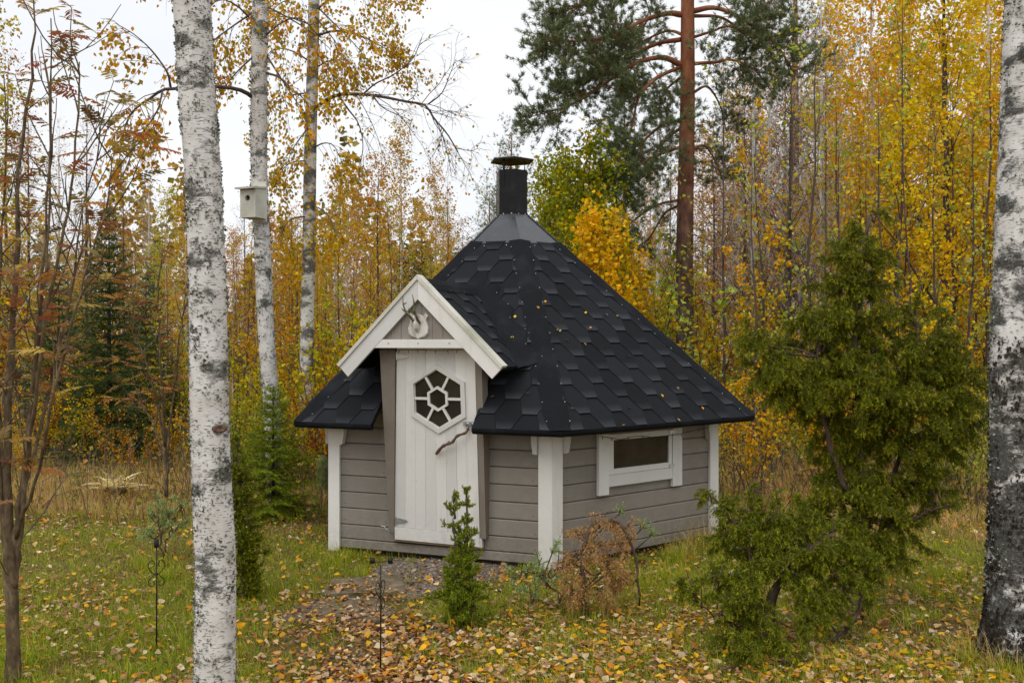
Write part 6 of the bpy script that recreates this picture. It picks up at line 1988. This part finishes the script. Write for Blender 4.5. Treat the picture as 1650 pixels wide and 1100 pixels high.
conifer_bush('juniper_seedling', 'small pale green juniper in the left lawn, behind the rod with hearts', 'juniper', (float(pix(262, 905, 7.4)[0]), 7.4, -.085),
    [([(262, 905, 7.4), (258, 860, 7.4), (255, 815, 7.4)], (.01, .003)), ([(262, 900, 7.4), (275, 850, 7.4), (292, 815, 7.4)], (.007, .003))],
    [(255, 812, 7.4, .08, 16), (270, 830, 7.4, .10, 24), (245, 835, 7.4, .10, 24), (290, 815, 7.4, .08, 16), (262, 855, 7.4, .12, 28), (240, 860, 7.4, .09, 14), (285, 850, 7.4, .09, 16)],
    'juniper_blue', 87, .11, .1, .02, .0045, 20, 1.1)

# arching green tip over the right-hand corner of the hut wall
conifer_bush('juniper_shoot', 'small arching juniper shoot against the right end of the window wall', 'juniper', (float(pix(1168, 900, 6.6)[0]), 6.6, -.085),
    [([(1172, 905, 6.6), (1165, 850, 6.6), (1158, 815, 6.6), (1142, 793, 6.6), (1127, 795, 6.6)], (.008, .002))],
    [(1130, 797, 6.6, .03, 8), (1145, 800, 6.6, .05, 16), (1160, 825, 6.6, .07, 22), (1168, 860, 6.6, .1, 34), (1180, 885, 6.6, .12, 40)],
    'juniper', 88, .09, .5, .02, .0045, 22, 1.0)

# bleached fern at the edge of the wood
rs = np.random.RandomState(90)
fx = pix(187, 785, 10.1); fz = float(gz(fx[0], 10.1)) + .08
fern = empty('fern', (float(fx[0]), 10.1, fz), 'bleached cream-coloured fern standing in tan grass at the edge of the wood', 'fern')
for k in range(17):
    a = k * 2.4; e = rs.uniform(.7, 1.3)
    B = grow(rs, (fx[0], 10.1, fz), (math.cos(a) * math.cos(e), math.sin(a) * math.cos(e), math.sin(e)), rs.uniform(.28, .42), 7, .07, (0, 0, -.16))
    mb = MB(); tube(mb, B, np.linspace(.003, .001, 8), 3, cap=False)
    PP = []; DD = []; SS = []
    for j in range(1, 8):
        for q in (0, .5):
            p = B[j - 1] + (B[j] - B[j - 1]) * q; t = unit(B[j] - B[j - 1]); s = unit(np.cross(t, Z3))
            for sg in (-1, 1): PP.append(p); DD.append(t * .5 + s * sg); SS.append(.14 * (1 - (j + q) / 9) + .02)
    leaves(mb, np.array(PP), np.array(DD), np.array(SS), rs, 0, .2, .02, .9)
    part('frond', mb, M['fern'], fern)

# ------------------------------------------------------------------ iron garden rods
def gardenrod(px, top, Y, cups, label, turn):
    x = float(pix(px, 0, Y)[0]); z0 = float(gz(x, Y)); zt = EYE + (550 - top) / FPX * Y
    r = empty('garden_rod', (x, Y, z0), label, 'garden rod', 'iron garden rods')
    mb = MB(); tube(mb, [(x, Y, z0 - .1), (x + .002, Y, zt - .25), (x, Y, zt - .02)], [.0045, .004, .004], 8); part('rod', mb, M['iron'], r, True)
    tx = np.array([math.cos(turn), math.sin(turn), 0])
    for s in (-1, 1):
        # heart-shaped scroll
        C_ = [(0, -.14), (s * .012, -.115), (s * .02, -.10), (s * .033, -.115), (s * .042, -.14), (s * .03, -.17), (s * .008, -.195), (s * .004, -.215), (s * .02, -.235), (s * .036, -.225), (s * .036, -.205), (s * .022, -.205)]
        C_ = [(s * .003, -.19), (s * .03, -.165), (s * .044, -.135), (s * .034, -.108), (s * .016, -.108), (s * .010, -.13), (s * .02, -.14)]
        mb = MB(); tube(mb, spline([(x + tx[0] * a, Y + tx[1] * a, zt + b_) for a, b_ in C_], 22), .0026, 6); part('scroll', mb, M['iron'], r, True)
        C_ = [(s * .003, -.175), (s * .026, -.20), (s * .042, -.222), (s * .036, -.245), (s * .018, -.248), (s * .010, -.232), (s * .02, -.224)]
        mb = MB(); tube(mb, spline([(x + tx[0] * a, Y + tx[1] * a, zt + b_) for a, b_ in C_], 22), .0026, 6); part('scroll', mb, M['iron'], r, True)
    if cups == 1:
        mb = MB(); lathe(mb, [(.001, -.035), (.012, -.033), (.014, -.02), (.013, .012), (.010, .014), (.0095, -.01), (.001, -.012)], (x, Y, zt), 14); part('socket', mb, M['iron'], r, True)
    else:
        mb = MB(); tube(mb, [(x - .045, Y, zt - .006), (x + .055, Y, zt - .002)], .0035, 6); part('crossbar', mb, M['iron'], r)
        for d in (-.042, .05):
            mb = MB(); lathe(mb, [(.001, -.012), (.013, -.012), (.014, .014), (.011, .015), (.0105, -.005), (.001, -.006)], (x + d, Y, zt), 14); part('socket', mb, M['iron'], r, True)
gardenrod(252, 872, 5.35, 1, 'black iron garden rod with heart scrolls in the left lawn', .35)
gardenrod(613, 903, 4.85, 2, 'black iron garden rod with two sockets, before the hut door', 1.15)

# a mossy stump behind the left corner of the hut and a few fallen sticks
mb = MB(); p = pix(520, 745, 10.4); lathe(mb, [(.12, -.12), (.085, .05), (.07, .2), (.075, .3), (.06, .38), (.03, .42), (.001, .40)], (p[0], 10.4, -.05), 14)
single('tree_stump', mb, M['moss'], (float(p[0]), 10.4, -.05), 'mossy old stump just left of the left corner post of the hut', 'stump', smooth=True)
for (a, b_, Y, lab) in (((1165, 1015), (1185, 1028), 4.75, 'pale broken twig lying under the sprawling juniper'), ((760, 962), (790, 970), 6.1, 'short brown stick lying on the grass right of the thuja')):
    P = spline([np.array([*pix(a[0], a[1], Y)[:2], 0]), np.array([*pix((a[0] + b_[0]) / 2, 0, Y)[:2], .012]), np.array([*pix(b_[0], b_[1], Y + .06)[:2], 0])], 8)
    P[:, 2] += gz(P[:, 0], P[:, 1]) + .05
    mb = MB(); tube(mb, P, np.linspace(.007, .003, 8), 6); single('fallen_twig', mb, M['bark_jun'], tuple(P[0]), lab, 'twig', smooth=True)
